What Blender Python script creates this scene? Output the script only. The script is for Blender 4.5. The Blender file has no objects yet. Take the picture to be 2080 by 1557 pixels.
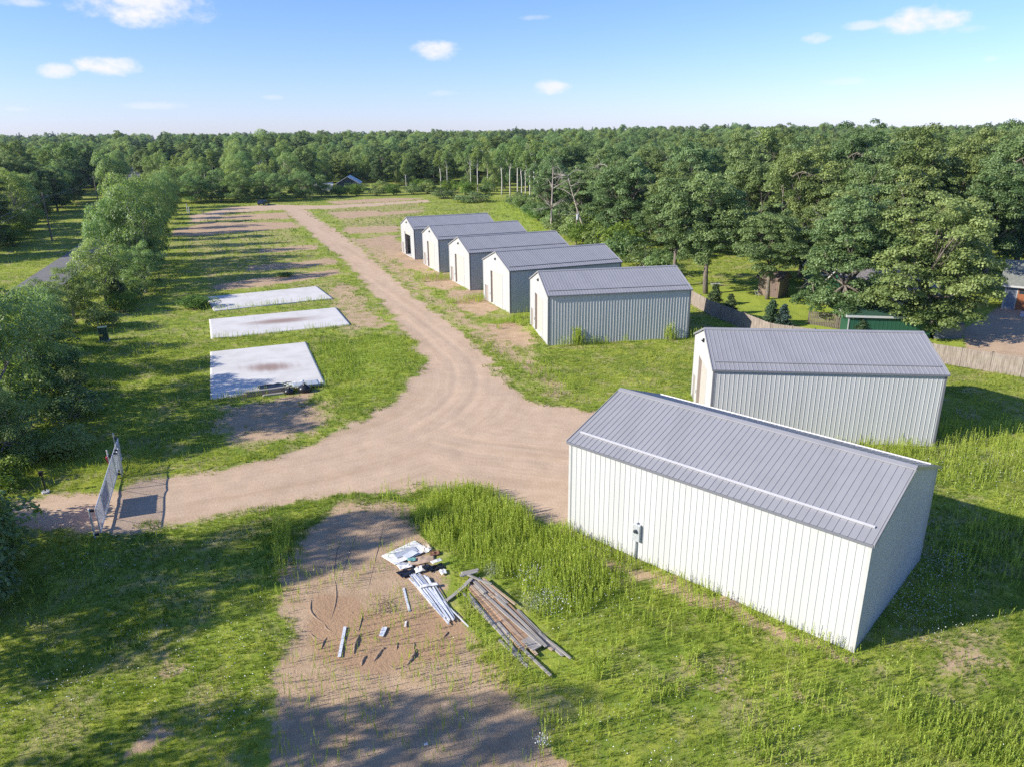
import bpy, math, random
import numpy as np
from mathutils import Vector, Matrix

rng = np.random.default_rng(7)
random.seed(7)
sc = bpy.context.scene
col = sc.collection
PI = math.pi
V = np.array
TRACK = [(-68.3, 222.7), (-54.6, 188.3), (-40.1, 152.9), (-30.1, 128.4), (-21.9, 106.0), (-16.9, 91.7), (-13.5, 81.6), (-10.2, 72.9), (-8.6, 66.7), (-8.4, 60.7), (-9.1, 56.2), (-10.4, 52.3), (-12.2, 49.1), (-14.2, 45.8), (-16.2, 43.5), (-18.8, 41.9), (-21.7, 41.4), (-23.8, 40.1), (-27.0, 39.3), (-28.9, 38.1), (-32.6, 36.9), (-32.2, 35.0), (-28.2, 35.4), (-26.1, 34.6), (-24.3, 34.2), (-21.4, 34.3), (-19.2, 35.1), (-17.1, 36.1), (-13.8, 37.7), (-9.9, 38.5), (-7.1, 38.8), (-4.8, 39.7), (-2.5, 40.1), (-0.9, 38.5), (1.0, 36.1), (2.9, 34.8), (9.2, 41.0), (13.3, 46.0), (12.5, 52.5), (7.3, 52.1), (3.0, 52.9), (0.8, 56.1), (-1.3, 62.9), (-4.0, 72.7), (-8.3, 83.8), (-13.7, 98.4), (-21.0, 117.7), (-31.5, 147.2), (-44.9, 179.9), (-61.8, 222.0)]
CROSS = [(-87.4, 200.9), (-85.1, 227.6), (-73.7, 234.6), (-58.6, 229.6), (-43.1, 236.4), (-27.1, 247.5), (-25.8, 238.0), (-41.3, 226.1), (-54.3, 218.2), (-68.2, 216.6), (-78.4, 209.2), (-78.6, 182.8)]
LOT = [(-10.7, 34.6), (-11.3, 32.9), (-11.0, 30.2), (-10.2, 26.8), (-9.7, 24.3), (-9.1, 22.1), (-8.4, 20.2), (-7.8, 18.1), (2.3, 18.0), (1.4, 19.8), (0.6, 21.2), (-0.3, 22.9), (-1.1, 24.1), (-2.1, 26.3), (-2.7, 28.9), (-4.0, 31.3), (-5.0, 34.0), (-6.1, 35.8), (-9.1, 37.0)]
LAWN = [(24.2, 88), (24.3, 82.5), (26.3, 76.2), (27.4, 72), (33, 68), (39, 65.5), (43, 62.5), (49, 57), (75, 60), (75, 92), (60, 97), (45, 98), (30, 99), (23, 99)]
DRIVE = [(43.5, 66.5), (46, 63.8), (52, 60), (70, 62), (70, 88), (59, 86), (53.5, 80), (48, 75)]
SOFT = [(0.44, 2.5, [(-42.3, 96.5), (-73.2, 159.3), (-86.0, 200.7), (-69.2, 219.7), (-39.7, 149.2), (-19.6, 95.5), (-20.4, 84.3), (-33.6, 102.9)]), (0.48, 2.5, [(-57.3, 218.5), (-29.0, 249.7), (-21.5, 207.6), (-27.9, 189.3), (-19.3, 128.8), (-28.2, 141.5)]), (0.62, 2, [(-36.3, 156.5), (-22.0, 147.9), (-18.6, 123.4), (-9.0, 95.0), (-3.0, 81.1), (1.9, 68.0), (6.4, 55.7), (3.0, 52.5), (-4.0, 72.7), (-14.0, 98.4)]), (0.58, 2, [(-27.2, 102.5), (-18.2, 95.4), (-14.1, 81.6), (-17.4, 73.2), (-22.1, 84.4)]), (0.72, 1.5, [(-24.0, 54.5), (-20.6, 54.8), (-16.1, 58.3), (-13.8, 52.9), (-13.7, 48.0), (-16.4, 46.3), (-19.3, 46.0), (-21.6, 49.1)]), (0.62, 1.2, [(-19.6, 80.7), (-17.7, 78.3), (-15.1, 77.6), (-13.0, 78.2), (-14.5, 84.0), (-16.7, 86.7), (-21.1, 87.4)]), (0.62, 1.2, [(-26.4, 100.7), (-23.0, 92.0), (-18.3, 92.3), (-22.6, 104.1), (-25.0, 105.4)]), (0.75, 1.5, [(-3.3, 80.0), (1.7, 79.8), (3.5, 70.9), (1.0, 68.0), (-3.0, 72.7)]), (0.75, 1.2, [(-9.0, 98.2), (-3.6, 99.6), (-0.5, 85.5), (-3.4, 82.3), (-7.1, 86.8)]), (0.75, 1.2, [(-15.3, 113.8), (-9.9, 115.7), (-6.1, 101.5), (-8.9, 97.5), (-13.3, 103.7)]), (0.75, 1.2, [(-21.1, 131.7), (-16.2, 135.6), (-11.6, 115.8), (-15.2, 112.9), (-18.7, 118.5)]), (0.8, 1.2, [(-25.9, 144.7), (-22.0, 147.9), (-17.0, 128.7), (-19.9, 123.5), (-23.3, 131.9)]), (0.6, 3, [(-1.4, 68.1), (3.0, 69.7), (5.0, 63.9), (5.3, 52.4), (1.6, 55.9)]), (0.8, 0.8, [(-42.6, 104.1), (-35.7, 109.9), (-27.5, 116.7), (-25.7, 111.8), (-33.6, 102.9), (-40.6, 99.1)]), (0.7, 0.8, [(-43.7, 120.0), (-36.6, 123.5), (-30.7, 127.3), (-28.5, 121.0), (-34.6, 116.7), (-41.8, 114.4)]), (0.7, 0.8, [(-47.9, 137.7), (-38.6, 144.9), (-36.0, 138.1), (-46.3, 132.8)]), (0.9, 1.0, [(-77.6, 168.2), (-76.2, 185.8), (-53.4, 183.8), (-49.3, 173.3), (-61.9, 163.4), (-67.7, 158.9), (-73.2, 159.3)]), (0.9, 1.0, [(-85.7, 198.2), (-63.2, 209.0), (-56.3, 191.9), (-78.0, 190.4)]), (0.75, 1.0, [(-51.8, 207.9), (-38.8, 212.2), (-31.5, 200.6), (-46.6, 197.0)]), (0.7, 1.0, [(-39.9, 172.5), (-25.9, 175.2), (-24.0, 162.2), (-36.0, 159.7)]), (0.85, 1.0, [(-46.6, 197.0), (-30.3, 211.3), (-21.8, 210.5), (-29.1, 203.0), (-43.6, 189.6)]), (0.85, 1.0, [(-60.5, 243.8), (-40.0, 257.1), (-27.5, 251.5), (-37.6, 241.2), (-54.7, 232.5)]), (0.75, 1.0, [(-31.6, 148.6), (-27.1, 157.4), (-23.1, 155.5), (-22.5, 141.1), (-27.6, 138.2)]), (0.66, 0.8, [(-11.6, 33.8), (-10.0, 37.6), (-7.6, 38.3), (-5.5, 37.5), (-4.9, 35.0), (-5.9, 34.5), (-10.2, 32.8)]), (0.72, 0.7, [(3.0, 35.0), (4.9, 32.1), (8.3, 29.4), (11.1, 26.6), (13.7, 24.2), (12.8, 23.8), (10.2, 25.5), (7.5, 28.1), (4.3, 31.2), (2.5, 34.1)]), (0.62, 2, [(15.0, 25.1), (20.3, 26.0), (20.5, 24.1), (18.9, 21.7), (15.9, 22.2)]), (0.52, 2, [(-13.6, 21.6), (-9.8, 22.1), (-8.1, 19.0), (-13.2, 19.0)]), (0.55, 2, [(4.1, 24.4), (8.3, 25.2), (10.8, 23.7), (8.3, 21.8), (4.6, 21.6)]), (0.5, 2, [(14.5, 21.3), (17.4, 21.7), (18.0, 20.3), (15.8, 19.0), (13.5, 19.5)]), (0.8, 0.6, [(-14.8, 24.2), (-14.9, 25.6), (-14.5, 25.4), (-14.1, 24.2), (-13.5, 24.8), (-13.4, 24.0), (-14.2, 23.2)]), (0.8, 0.5, [(-13.8, 20.2), (-13.8, 21.6), (-13.3, 20.9), (-12.4, 20.2), (-12.7, 19.4), (-13.6, 19.1)]), (0.66, 2.4, [(7.4, 22.4), (9.9, 23.1), (11.9, 22.6), (12.6, 21.5), (10.3, 21.1), (7.9, 21.6)]), (0.6, 2.0, [(5.9, 30.7), (8.4, 28.3), (9.4, 25.5), (8.0, 24.9), (6.5, 27.2)]), (0.55, 2.0, [(16.9, 23.0), (18.8, 23.6), (18.7, 21.7), (16.8, 21.2)]), (0.55, 1.5, [(14.3, 24.5), (19.2, 26.0), (19.9, 25.3), (17.0, 24.2), (14.3, 23.6)])]
LUSH = [(1.0, 1.2, [(-5.5, 35.3), (-4.2, 38.7), (-1.2, 38.6), (0.5, 36.1), (2.8, 34.5), (3.9, 32.1), (4.9, 28.7), (2.9, 26.6), (0.4, 29.6), (-2.1, 31.8), (-4.1, 32.5)]), (0.8, 0.8, [(-13.2, 35.4), (-12.0, 34.6), (-10.9, 30.2), (-11.4, 29.8)]), (0.8, 1.2, [(-14.7, 75.1), (-10.7, 73.0), (-9.1, 65.9), (-9.9, 57.5), (-12.3, 52.9), (-14.5, 57.6), (-16.2, 67.8)]), (0.6, 2, [(-20.0, 71.4), (-16.4, 73.2), (-13.0, 56.3), (-15.6, 58.9)]), (0.7, 2, [(-6.1, 257.1), (5.9, 204.9), (8.9, 161.3), (0.3, 162.0), (-4.7, 193.1)]), (0.6, 2, [(0.0, 64.0), (2.8, 65.5), (5.6, 55.8), (2.4, 55.9)]), (0.6, 2, [(2.8, 25.9), (7.5, 24.3), (7.2, 21.9), (3.9, 21.4), (2.2, 23.5)]), (0.6, 2, [(7.9, 20.4), (13.5, 21.0), (18.6, 21.2), (16.9, 18.7), (7.4, 18.8)]), (0.6, 1, [(-2.2, 80.0), (2.3, 83.3), (2.1, 78.7), (-1.5, 76.2)]), (0.8, 1, [(-8.3, 90.4), (-3.5, 95.3), (-3.3, 90.2), (-6.6, 88.4)]), (0.6, 1, [(-14.5, 107.5), (-9.5, 111.3), (-8.9, 105.3), (-13.3, 103.7)])]
LOOSE = [(-9.6, 26.8), (-9.3, 29.0), (-6.3, 27.6), (-3.1, 27.2), (-1.8, 25.7), (-2.1, 24.4), (-3.7, 23.9), (-5.6, 23.6), (-7.6, 23.9), (-8.9, 25.1)]
FLOW = [(-60, 28), (-45, 35.5), (-33, 37.5), (-26, 39), (-17, 41.5), (-10, 45), (-5.5, 50), (-3.5, 57), (-4.5, 65), (-8.5, 75), (-14.5, 89), (-22, 106), (-32, 129), (-44, 157), (-57, 187), (-70, 217)]
SPUR = [(-5.5, 47), (-2, 45.2), (4, 43.5), (12, 44)]
CLOUDS = [(-0.4236, 0.1396, 0.0732, 0.0217, 1), (-0.4674, 0.078, 0.0336, 0.0108, 1), (-0.5189, 0.0715, 0.0184, 0.0087, 0.9), (-0.0896, 0.1012, 0.0314, 0.0119, 0.95), (0.0552, 0.058, 0.0249, 0.0092, 0.9), (0.4778, 0.115, 0.0455, 0.0152, 1), (0.4156, 0.114, 0.0217, 0.0054, 0.6), (0.3679, 0.1034, 0.0173, 0.0065, 0.65), (-0.4321, 0.0364, 0.0379, 0.0049, 0.35), (0.4078, 0.0555, 0.0325, 0.0043, 0.3), (0.0338, 0.1368, 0.0217, 0.0033, 0.3), (-0.2934, 0.0465, 0.0141, 0.0033, 0.3), (-0.0843, 0.0511, 0.0217, 0.0043, 0.3), (0.5228, 0.1032, 0.0195, 0.0043, 0.25), (0.547, 0.0728, 0.0098, 0.0033, 0.3), (-0.5617, 0.0317, 0.0163, 0.0027, 0.3), (-0.5411, 0.138, 0.0271, 0.0054, 0.6)]
AIR, DUST, OZONE = 1.0, .2, 2.0
SKY_STRENGTH = .10; SKY_LOW = (.61, .68, 1.14); SKY_HIGH = (.53, .675, 1.02); CLOUD_COL = (5.0, 4.95, 5.1)
SUN_E = 4.0; EXPOSURE = 1.0; HAZE = 0.00006; DENOISE = False
RIDGES = [((-6.55, 25.9), (-6.58, 24.61), 0.11, 0.11, 0.05), ((-6.03, 24.5), (-6.13, 23.9), 0.1, 0.09, 0.1), ((-5.44, 24.93), (-5.69, 24.14), 0.12, 0.08, 0.0), ((-5.34, 24.96), (-5.5, 24.86), 0.12, 0.07, 0.1), ((-4.1, 24.89), (-4.32, 23.92), 0.13, 0.13, -0.08), ((-7.95, 25.7), (-7.99, 24.95), 0.07, 0.06, 0.05), ((-8.72, 25.99), (-8.08, 25.49), 0.08, 0.04, 0.1), ((-9.07, 33.38), (-8.6, 29.97), 0.05, 0.03, 0.03), ((-8.6, 29.97), (-8.05, 26.91), 0.05, 0.035, -0.05), ((-8.39, 34.23), (-8.27, 29.97), 0.03, 0.02, 0), ((-7.05, 34.92), (-6.84, 29.25), 0.04, 0.02, 0), ((-9.25, 28.36), (-8.28, 26.62), 0.08, 0.05, 0.15), ((-8.28, 26.62), (-7.78, 26.04), 0.06, 0.04, 0.1), ((-6.71, 27.31), (-6.68, 26.02), 0.05, 0.04, 0), ((-2.81, 25.96), (-3.0, 25.57), 0.07, 0.07, 0), ((-7.12, 25.36), (-6.69, 25.68), 0.06, 0.03, 0), ((-4.9, 25.33), (-4.87, 24.85), 0.05, 0.05, 0), ((-4.19, 25.32), (-4.16, 24.84), 0.06, 0.05, 0), ((-5.05, 23.98), (-4.42, 23.87), 0.08, 0.03, 0.3)]

# ------------------------------------------------------------------ helpers
def put(o, parent=None):
    col.objects.link(o)
    if parent is not None: o.parent = parent
    return o

def tag(o, label=None, cat=None, group=None, kind=None):
    if label: o['label'] = label
    if cat: o['category'] = cat
    if group: o['group'] = group
    if kind: o['kind'] = kind
    return o

def empty(name, loc=(0, 0, 0), rz=0.0):
    o = bpy.data.objects.new(name, None)
    o.location = loc; o.rotation_euler = (0, 0, rz); o.empty_display_size = .3
    return put(o)

def np_mesh(name, verts, loops, starts, mats=(), mat_idx=None, attrs=None, smooth=False):
    """mesh from flat numpy arrays"""
    me = bpy.data.meshes.new(name)
    verts = np.asarray(verts, np.float32); loops = np.asarray(loops, np.int32); starts = np.asarray(starts, np.int32)
    me.vertices.add(len(verts)); me.vertices.foreach_set('co', verts.ravel())
    me.loops.add(len(loops)); me.loops.foreach_set('vertex_index', loops)
    me.polygons.add(len(starts)); me.polygons.foreach_set('loop_start', starts)
    if mat_idx is not None: me.polygons.foreach_set('material_index', np.asarray(mat_idx, np.int32))
    if smooth: me.polygons.foreach_set('use_smooth', np.ones(len(starts), bool))
    for m in mats: me.materials.append(m)
    for k, a in (attrs or {}).items():
        a = np.asarray(a, np.float32)
        if a.ndim == 1:
            at = me.attributes.new(k, 'FLOAT', 'POINT'); at.data.foreach_set('value', a)
        else:
            at = me.attributes.new(k, 'FLOAT_VECTOR', 'POINT'); at.data.foreach_set('vector', a.ravel())
    me.update(calc_edges=True); me.validate()
    return me

class MB:
    """collects boxes, tubes and polygons and links them as ONE mesh object"""
    def __init__(s): s.v = []; s.f = []
    def add(s, vs, fs):
        n = len(s.v); s.v += [tuple(map(float, p)) for p in vs]; s.f += [tuple(i + n for i in f) for f in fs]; return s
    def box(s, x0, y0, z0, x1, y1, z1, M=None):
        vs = [(x, y, z) for z in (z0, z1) for y in (y0, y1) for x in (x0, x1)]
        if M is not None: vs = [tuple(M @ Vector(p)) for p in vs]
        return s.add(vs, [(0, 2, 3, 1), (4, 5, 7, 6), (0, 1, 5, 4), (1, 3, 7, 5), (3, 2, 6, 7), (2, 0, 4, 6)])
    def beam(s, a, b, w, h, up=(0, 0, 1)):
        a = V(a, float); b = V(b, float); d = b - a; L = np.linalg.norm(d); d = d / L
        up = V(up, float); r = np.cross(d, up)
        if np.linalg.norm(r) < 1e-6: r = np.cross(d, V((0, 1., 0)))
        r /= np.linalg.norm(r); u = np.cross(r, d)
        vs = [p + r * sx * w / 2 + u * sz * h / 2 for p in (a, b) for sx, sz in ((-1, -1), (1, -1), (1, 1), (-1, 1))]
        return s.add(vs, [(3, 2, 1, 0), (4, 5, 6, 7), (0, 1, 5, 4), (1, 2, 6, 5), (2, 3, 7, 6), (3, 0, 4, 7)])
    def tube(s, pts, rad, n=8, cap=True):
        pts = [V(p, float) for p in pts]
        if not hasattr(rad, '__len__'): rad = [rad] * len(pts)
        ref = V((.31, .17, .93)); vs = []; fs = []
        for i, p in enumerate(pts):
            d = pts[min(i + 1, len(pts) - 1)] - pts[max(i - 1, 0)]; d /= (np.linalg.norm(d) + 1e-9)
            rf = ref if abs(d @ ref) < .95 else V((1., 0, 0))
            r = np.cross(d, rf); r /= np.linalg.norm(r); u = np.cross(r, d)
            vs += [p + rad[i] * (r * math.cos(2 * PI * k / n) + u * math.sin(2 * PI * k / n)) for k in range(n)]
        for i in range(len(pts) - 1):
            fs += [(i * n + k, i * n + (k + 1) % n, (i + 1) * n + (k + 1) % n, (i + 1) * n + k) for k in range(n)]
        if cap: fs += [tuple(range(n - 1, -1, -1)), tuple((len(pts) - 1) * n + k for k in range(n))]
        return s.add(vs, fs)
    def sheet(s, prof, axis, L0, L1):
        """profile list of (a,b) 2D points extruded"""
        raise NotImplementedError
    def poly(s, vs, th=0.0):
        n = len(vs)
        if th:
            vs2 = list(vs) + [(x, y, z - th) for x, y, z in vs]
            return s.add(vs2, [tuple(range(n)), tuple(range(2 * n - 1, n - 1, -1))] + [(i, n + i, n + (i + 1) % n, (i + 1) % n) for i in range(n)])
        return s.add(vs, [tuple(range(n))])
    def mesh(s, name, mat):
        me = bpy.data.meshes.new(name); me.from_pydata(s.v, [], s.f)
        for m in (mat if isinstance(mat, (list, tuple)) else [mat]): me.materials.append(m)
        me.update(); return me
    def build(s, name, mat, parent=None, bevel=0.0, smooth=False):
        me = s.mesh(name, mat)
        if smooth: me.polygons.foreach_set('use_smooth', [True] * len(me.polygons))
        o = put(bpy.data.objects.new(name, me), parent)
        if bevel:
            b = o.modifiers.new('bevel', 'BEVEL'); b.width = bevel; b.segments = 2; b.limit_method = 'ANGLE'
        return o

# ------------------------------------------------------------------ materials
class NT:
    def __init__(s, tree): s.t = tree; s.n = tree.nodes; s.l = tree.links
    def new(s, typ, **kw):
        n = s.n.new(typ)
        for k, v in kw.items():
            if k in ('op', 'operation'): n.operation = v
            elif hasattr(n, k): setattr(n, k, v)
        return n
    def link(s, a, b): s.l.new(a, b)
    def val(s, x, sock):
        if isinstance(x, (int, float)): sock.default_value = x
        elif isinstance(x, (tuple, list)): sock.default_value = tuple(x) if len(x) == len(sock.default_value) else tuple(x) + (1,)
        else: s.link(x, sock)
    def math(s, op, a, b=0.0, c=None, clamp=False):
        n = s.n.new('ShaderNodeMath'); n.operation = op; n.use_clamp = clamp
        s.val(a, n.inputs[0]); s.val(b, n.inputs[1])
        if c is not None: s.val(c, n.inputs[2])
        return n.outputs[0]
    def vmath(s, op, a, b=None):
        n = s.n.new('ShaderNodeVectorMath'); n.operation = op
        s.val(a, n.inputs[0])
        if b is not None: s.val(b, n.inputs[1])
        return n.outputs['Value'] if op in ('DOT_PRODUCT', 'LENGTH') else n.outputs[0]
    def mix(s, f, a, b, mode='MIX'):
        n = s.n.new('ShaderNodeMix'); n.data_type = 'RGBA'; n.blend_type = mode
        s.val(f, n.inputs[0]); s.val(a, n.inputs[6]); s.val(b, n.inputs[7])
        return n.outputs[2]
    def noise(s, vec, scale, detail=4, rough=.55, dist=0.0):
        n = s.n.new('ShaderNodeTexNoise'); n.inputs['Scale'].default_value = scale
        n.inputs['Detail'].default_value = detail; n.inputs['Roughness'].default_value = rough; n.inputs['Distortion'].default_value = dist
        if vec is not None: s.link(vec, n.inputs['Vector'])
        return n.outputs['Fac']
    def noise_c(s, vec, scale, detail=3):
        n = s.n.new('ShaderNodeTexNoise'); n.inputs['Scale'].default_value = scale; n.inputs['Detail'].default_value = detail; s.link(vec, n.inputs['Vector'])
        return n.outputs['Color']
    def step(s, x, a, b):
        n = s.n.new('ShaderNodeMapRange'); n.interpolation_type = 'SMOOTHSTEP'
        s.val(x, n.inputs[0]); n.inputs[1].default_value = a; n.inputs[2].default_value = b
        return n.outputs[0]
    def attr(s, name, vec=False):
        n = s.n.new('ShaderNodeAttribute'); n.attribute_name = name
        return n.outputs['Vector' if vec else 'Fac']
    def scale(s, vec, xyz):
        n = s.n.new('ShaderNodeMapping'); n.inputs['Scale'].default_value = xyz; s.link(vec, n.inputs['Vector']); return n.outputs[0]

def new_mat(name):
    m = bpy.data.materials.new(name); m.use_nodes = True
    m.node_tree.nodes.clear(); t = NT(m.node_tree)
    out = t.new('ShaderNodeOutputMaterial')
    return m, t, out

def plain(name, c, rough=.6, metal=0.0, vary=.12, scale=3.0, c2=None, bump=0.0, bscale=20, spec=.4, streak=None):
    m, t, out = new_mat(name)
    p = t.new('ShaderNodeBsdfPrincipled')
    co = t.new('ShaderNodeTexCoord').outputs['Object']
    vec = t.scale(co, streak) if streak else co
    nz = t.noise(vec, scale, 5, .6)
    dark = tuple(x * (1 - vary) for x in c) if c2 is None else c2
    light = tuple(min(1, x * (1 + vary)) for x in c) if c2 is None else c
    t.link(t.mix(t.step(nz, .3, .7), dark, light), p.inputs['Base Color'])
    p.inputs['Roughness'].default_value = rough; p.inputs['Metallic'].default_value = metal
    p.inputs['Specular IOR Level'].default_value = spec
    if bump:
        b = t.new('ShaderNodeBump'); b.inputs['Strength'].default_value = bump; b.inputs['Distance'].default_value = .02
        t.link(t.noise(co, bscale, 3), b.inputs['Height']); t.link(b.outputs[0], p.inputs['Normal'])
    t.link(p.outputs[0], out.inputs[0])
    return m

def leaf_mat(name, dark, light, trans=.35, hue_rand=.25, spec=.22):
    """foliage: per-leaf tone attribute, a per-tree shift, and light passing through"""
    m, t, out = new_mat(name)
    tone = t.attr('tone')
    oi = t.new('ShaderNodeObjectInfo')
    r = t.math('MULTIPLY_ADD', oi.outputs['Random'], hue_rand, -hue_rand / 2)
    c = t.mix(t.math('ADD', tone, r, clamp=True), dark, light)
    if hue_rand > 0:
        r2 = t.math('FRACT', t.math('MULTIPLY', oi.outputs['Random'], 7.31))
        c = t.mix(1.0, c, t.mix(r2, (1.10, 1.04, .84), (.82, .97, 1.0)), 'MULTIPLY')
    d = t.new('ShaderNodeBsdfPrincipled'); t.link(c, d.inputs['Base Color']); d.inputs['Roughness'].default_value = .50
    d.inputs['Specular IOR Level'].default_value = spec
    tr = t.new('ShaderNodeBsdfTranslucent')
    t.link(t.mix(1.0, c, (1.25, 1.3, .55), 'MULTIPLY'), tr.inputs['Color'])
    mx = t.new('ShaderNodeMixShader'); mx.inputs[0].default_value = trans
    t.link(d.outputs[0], mx.inputs[1]); t.link(tr.outputs[0], mx.inputs[2]); t.link(mx.outputs[0], out.inputs[0])
    return m

# ------------------------------------------------------------------ ground fields
def axis(segs):
    a = [segs[0][0]]
    for x0, x1, st in segs:
        n = max(1, int(round((x1 - x0) / st))); a += list(np.linspace(x0, x1, n + 1)[1:])
    return V(a)
XS = axis([(-2600, -600, 250), (-600, -200, 25), (-200, -100, 4), (-100, -48, .8), (-48, -30, .35), (-30, 20, .22), (20, 50, .4), (50, 100, 1.2), (100, 300, 8), (300, 600, 30), (600, 2600, 250)])
YS = axis([(-60, 0, 10), (0, 16, 1), (16, 50, .22), (50, 80, .4), (80, 130, .6), (130, 260, 1.0), (260, 400, 6), (400, 1200, 40), (1200, 4200, 250)])

def inside(px, py, poly):
    r = np.zeros(px.shape, bool); n = len(poly); j = n - 1
    for i in range(n):
        xi, yi = poly[i]; xj, yj = poly[j]
        c = ((yi > py) != (yj > py)) & (px < (xj - xi) * (py - yi) / (yj - yi + 1e-12) + xi)
        r ^= c; j = i
    return r
def seg_dist(px, py, poly, closed=True):
    d = np.full(px.shape, 1e9); n = len(poly)
    for i in range(n if closed else n - 1):
        ax, ay = poly[i]; bx, by = poly[(i + 1) % n]
        vx, vy = bx - ax, by - ay; L = vx * vx + vy * vy + 1e-9
        t = np.clip(((px - ax) * vx + (py - ay) * vy) / L, 0, 1)
        d = np.minimum(d, np.hypot(px - ax - t * vx, py - ay - t * vy))
    return d
def mask(px, py, poly, soft):
    """1 inside, 0 outside, a ramp of width soft across the outline"""
    out = np.zeros(px.shape)
    xs = [p[0] for p in poly]; ys = [p[1] for p in poly]
    s = (px > min(xs) - soft) & (px < max(xs) + soft) & (py > min(ys) - soft) & (py < max(ys) + soft)
    if not s.any(): return out
    x, y = px[s], py[s]
    d = seg_dist(x, y, poly); d[inside(x, y, poly)] *= -1
    out[s] = np.clip(.5 - d / soft, 0, 1)
    return out
_vn = rng.random((256, 256))
def vnoise(x, y):
    xi = np.floor(x).astype(int); yi = np.floor(y).astype(int); fx = x - xi; fy = y - yi
    fx = fx * fx * (3 - 2 * fx); fy = fy * fy * (3 - 2 * fy)
    g = lambda i, j: _vn[i % 256, j % 256]
    return (g(xi, yi) * (1 - fx) + g(xi + 1, yi) * fx) * (1 - fy) + (g(xi, yi + 1) * (1 - fx) + g(xi + 1, yi + 1) * fx) * fy
def fbm(x, y, o=4):
    s = 0; a = .5; t = 0
    for k in range(o):
        s = s + a * vnoise(x * 2 ** k + 17.3 * k, y * 2 ** k + 5.1 * k); t += a; a *= .5
    return s / t

def far_rise(x, y):
    t = np.clip((y - 380) / 700, 0, 1); s = t * t * (3 - 2 * t)
    return 9.0 * s + s * 9 * (fbm(x / 260 + 3.3, y / 420 + 1.7, 2) - .5)
def gz(x, y):
    """height of the ground"""
    x = np.asarray(x, float); y = np.asarray(y, float)
    return (fbm(x * .35, y * .35, 3) - .5) * .14 + far_rise(x, y)

def fields(x, y):
    """dirt, lush, track, lawn weights at points"""
    wx = x + (fbm(x * .5, y * .5, 4) - .5) * 2.6; wy = y + (fbm(x * .5 + 40, y * .5 + 9, 4) - .5) * 2.6
    tr = np.maximum(mask(wx, wy, TRACK, 2.4), mask(wx, wy, CROSS, 3.0) * .95)
    lot = mask(wx, wy, LOT, 1.8)
    dirt = np.maximum(tr, lot * .95)
    for w, s, p in SOFT:
        dirt = np.maximum(dirt, w * mask(wx, wy, p, s * 2))
    lush = np.zeros(x.shape)
    for w, s, p in LUSH: lush = np.maximum(lush, w * mask(wx, wy, p, s * 2))
    lush = np.maximum(lush, mask(wx, wy, LOOSE, 1.6))
    lawn = np.maximum(mask(x, y, LAWN, .6), 0)
    drive = mask(x, y, DRIVE, 1.0)
    dirt = np.maximum(dirt * (1 - lawn), drive * .95)
    return dirt, lush, tr, lot, lawn, drive

GX, GY = np.meshgrid(XS, YS)
gx = GX.ravel(); gy = GY.ravel()
F_dirt, F_lush, F_track, F_lot, F_lawn, F_drive = fields(gx, gy)
NX, NY = len(XS), len(YS)
def sample(F, x, y):
    i = np.clip(np.searchsorted(XS, x), 0, NX - 1); j = np.clip(np.searchsorted(YS, y), 0, NY - 1)
    return F[j * NX + i]

def flow_coords(x, y):
    """(across, along) coordinates round the centre line of the track, for wheel ruts"""
    best = np.full(x.shape, 1e9); ac = np.zeros(x.shape); al = np.zeros(x.shape)
    for line, off in ((FLOW, 0.0), (SPUR, 300.0)):
        s0 = off
        for i in range(len(line) - 1):
            ax, ay = line[i]; bx, by = line[i + 1]; vx, vy = bx - ax, by - ay; L = math.hypot(vx, vy)
            t = np.clip(((x - ax) * vx + (y - ay) * vy) / (L * L), 0, 1)
            d = np.hypot(x - ax - t * vx, y - ay - t * vy); side = np.sign((x - ax) * vy - (y - ay) * vx)
            m = d + (off > 0) * 1.5 < best
            best = np.where(m, d + (off > 0) * 1.5, best); ac = np.where(m, d * side, ac); al = np.where(m, s0 + t * L, al)
            s0 += L
    return ac, al

# smooth the centre lines
def smooth_line(p, n=3):
    p = [V(q, float) for q in p]
    for _ in range(n):
        q = [p[0]]
        for a, b in zip(p[:-1], p[1:]): q += [a * .75 + b * .25, a * .25 + b * .75]
        p = q + [p[-1]]
    return [(float(a[0]), float(a[1])) for a in p]
FLOW = smooth_line(FLOW, 2)

near = (gx > -110) & (gx < 40) & (gy > 16) & (gy < 260)
F_ac = np.zeros(gx.shape); F_al = np.zeros(gx.shape)
F_ac[near], F_al[near] = flow_coords(gx[near], gy[near])
rutw = np.exp(-((np.abs(F_ac) - .95) / .28) ** 2) * (F_track > .5)
gzv = gz(gx, gy) + .04 * (1 - F_dirt) * vnoise(gx * 1.7, gy * 1.7) - .03 * rutw

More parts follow.
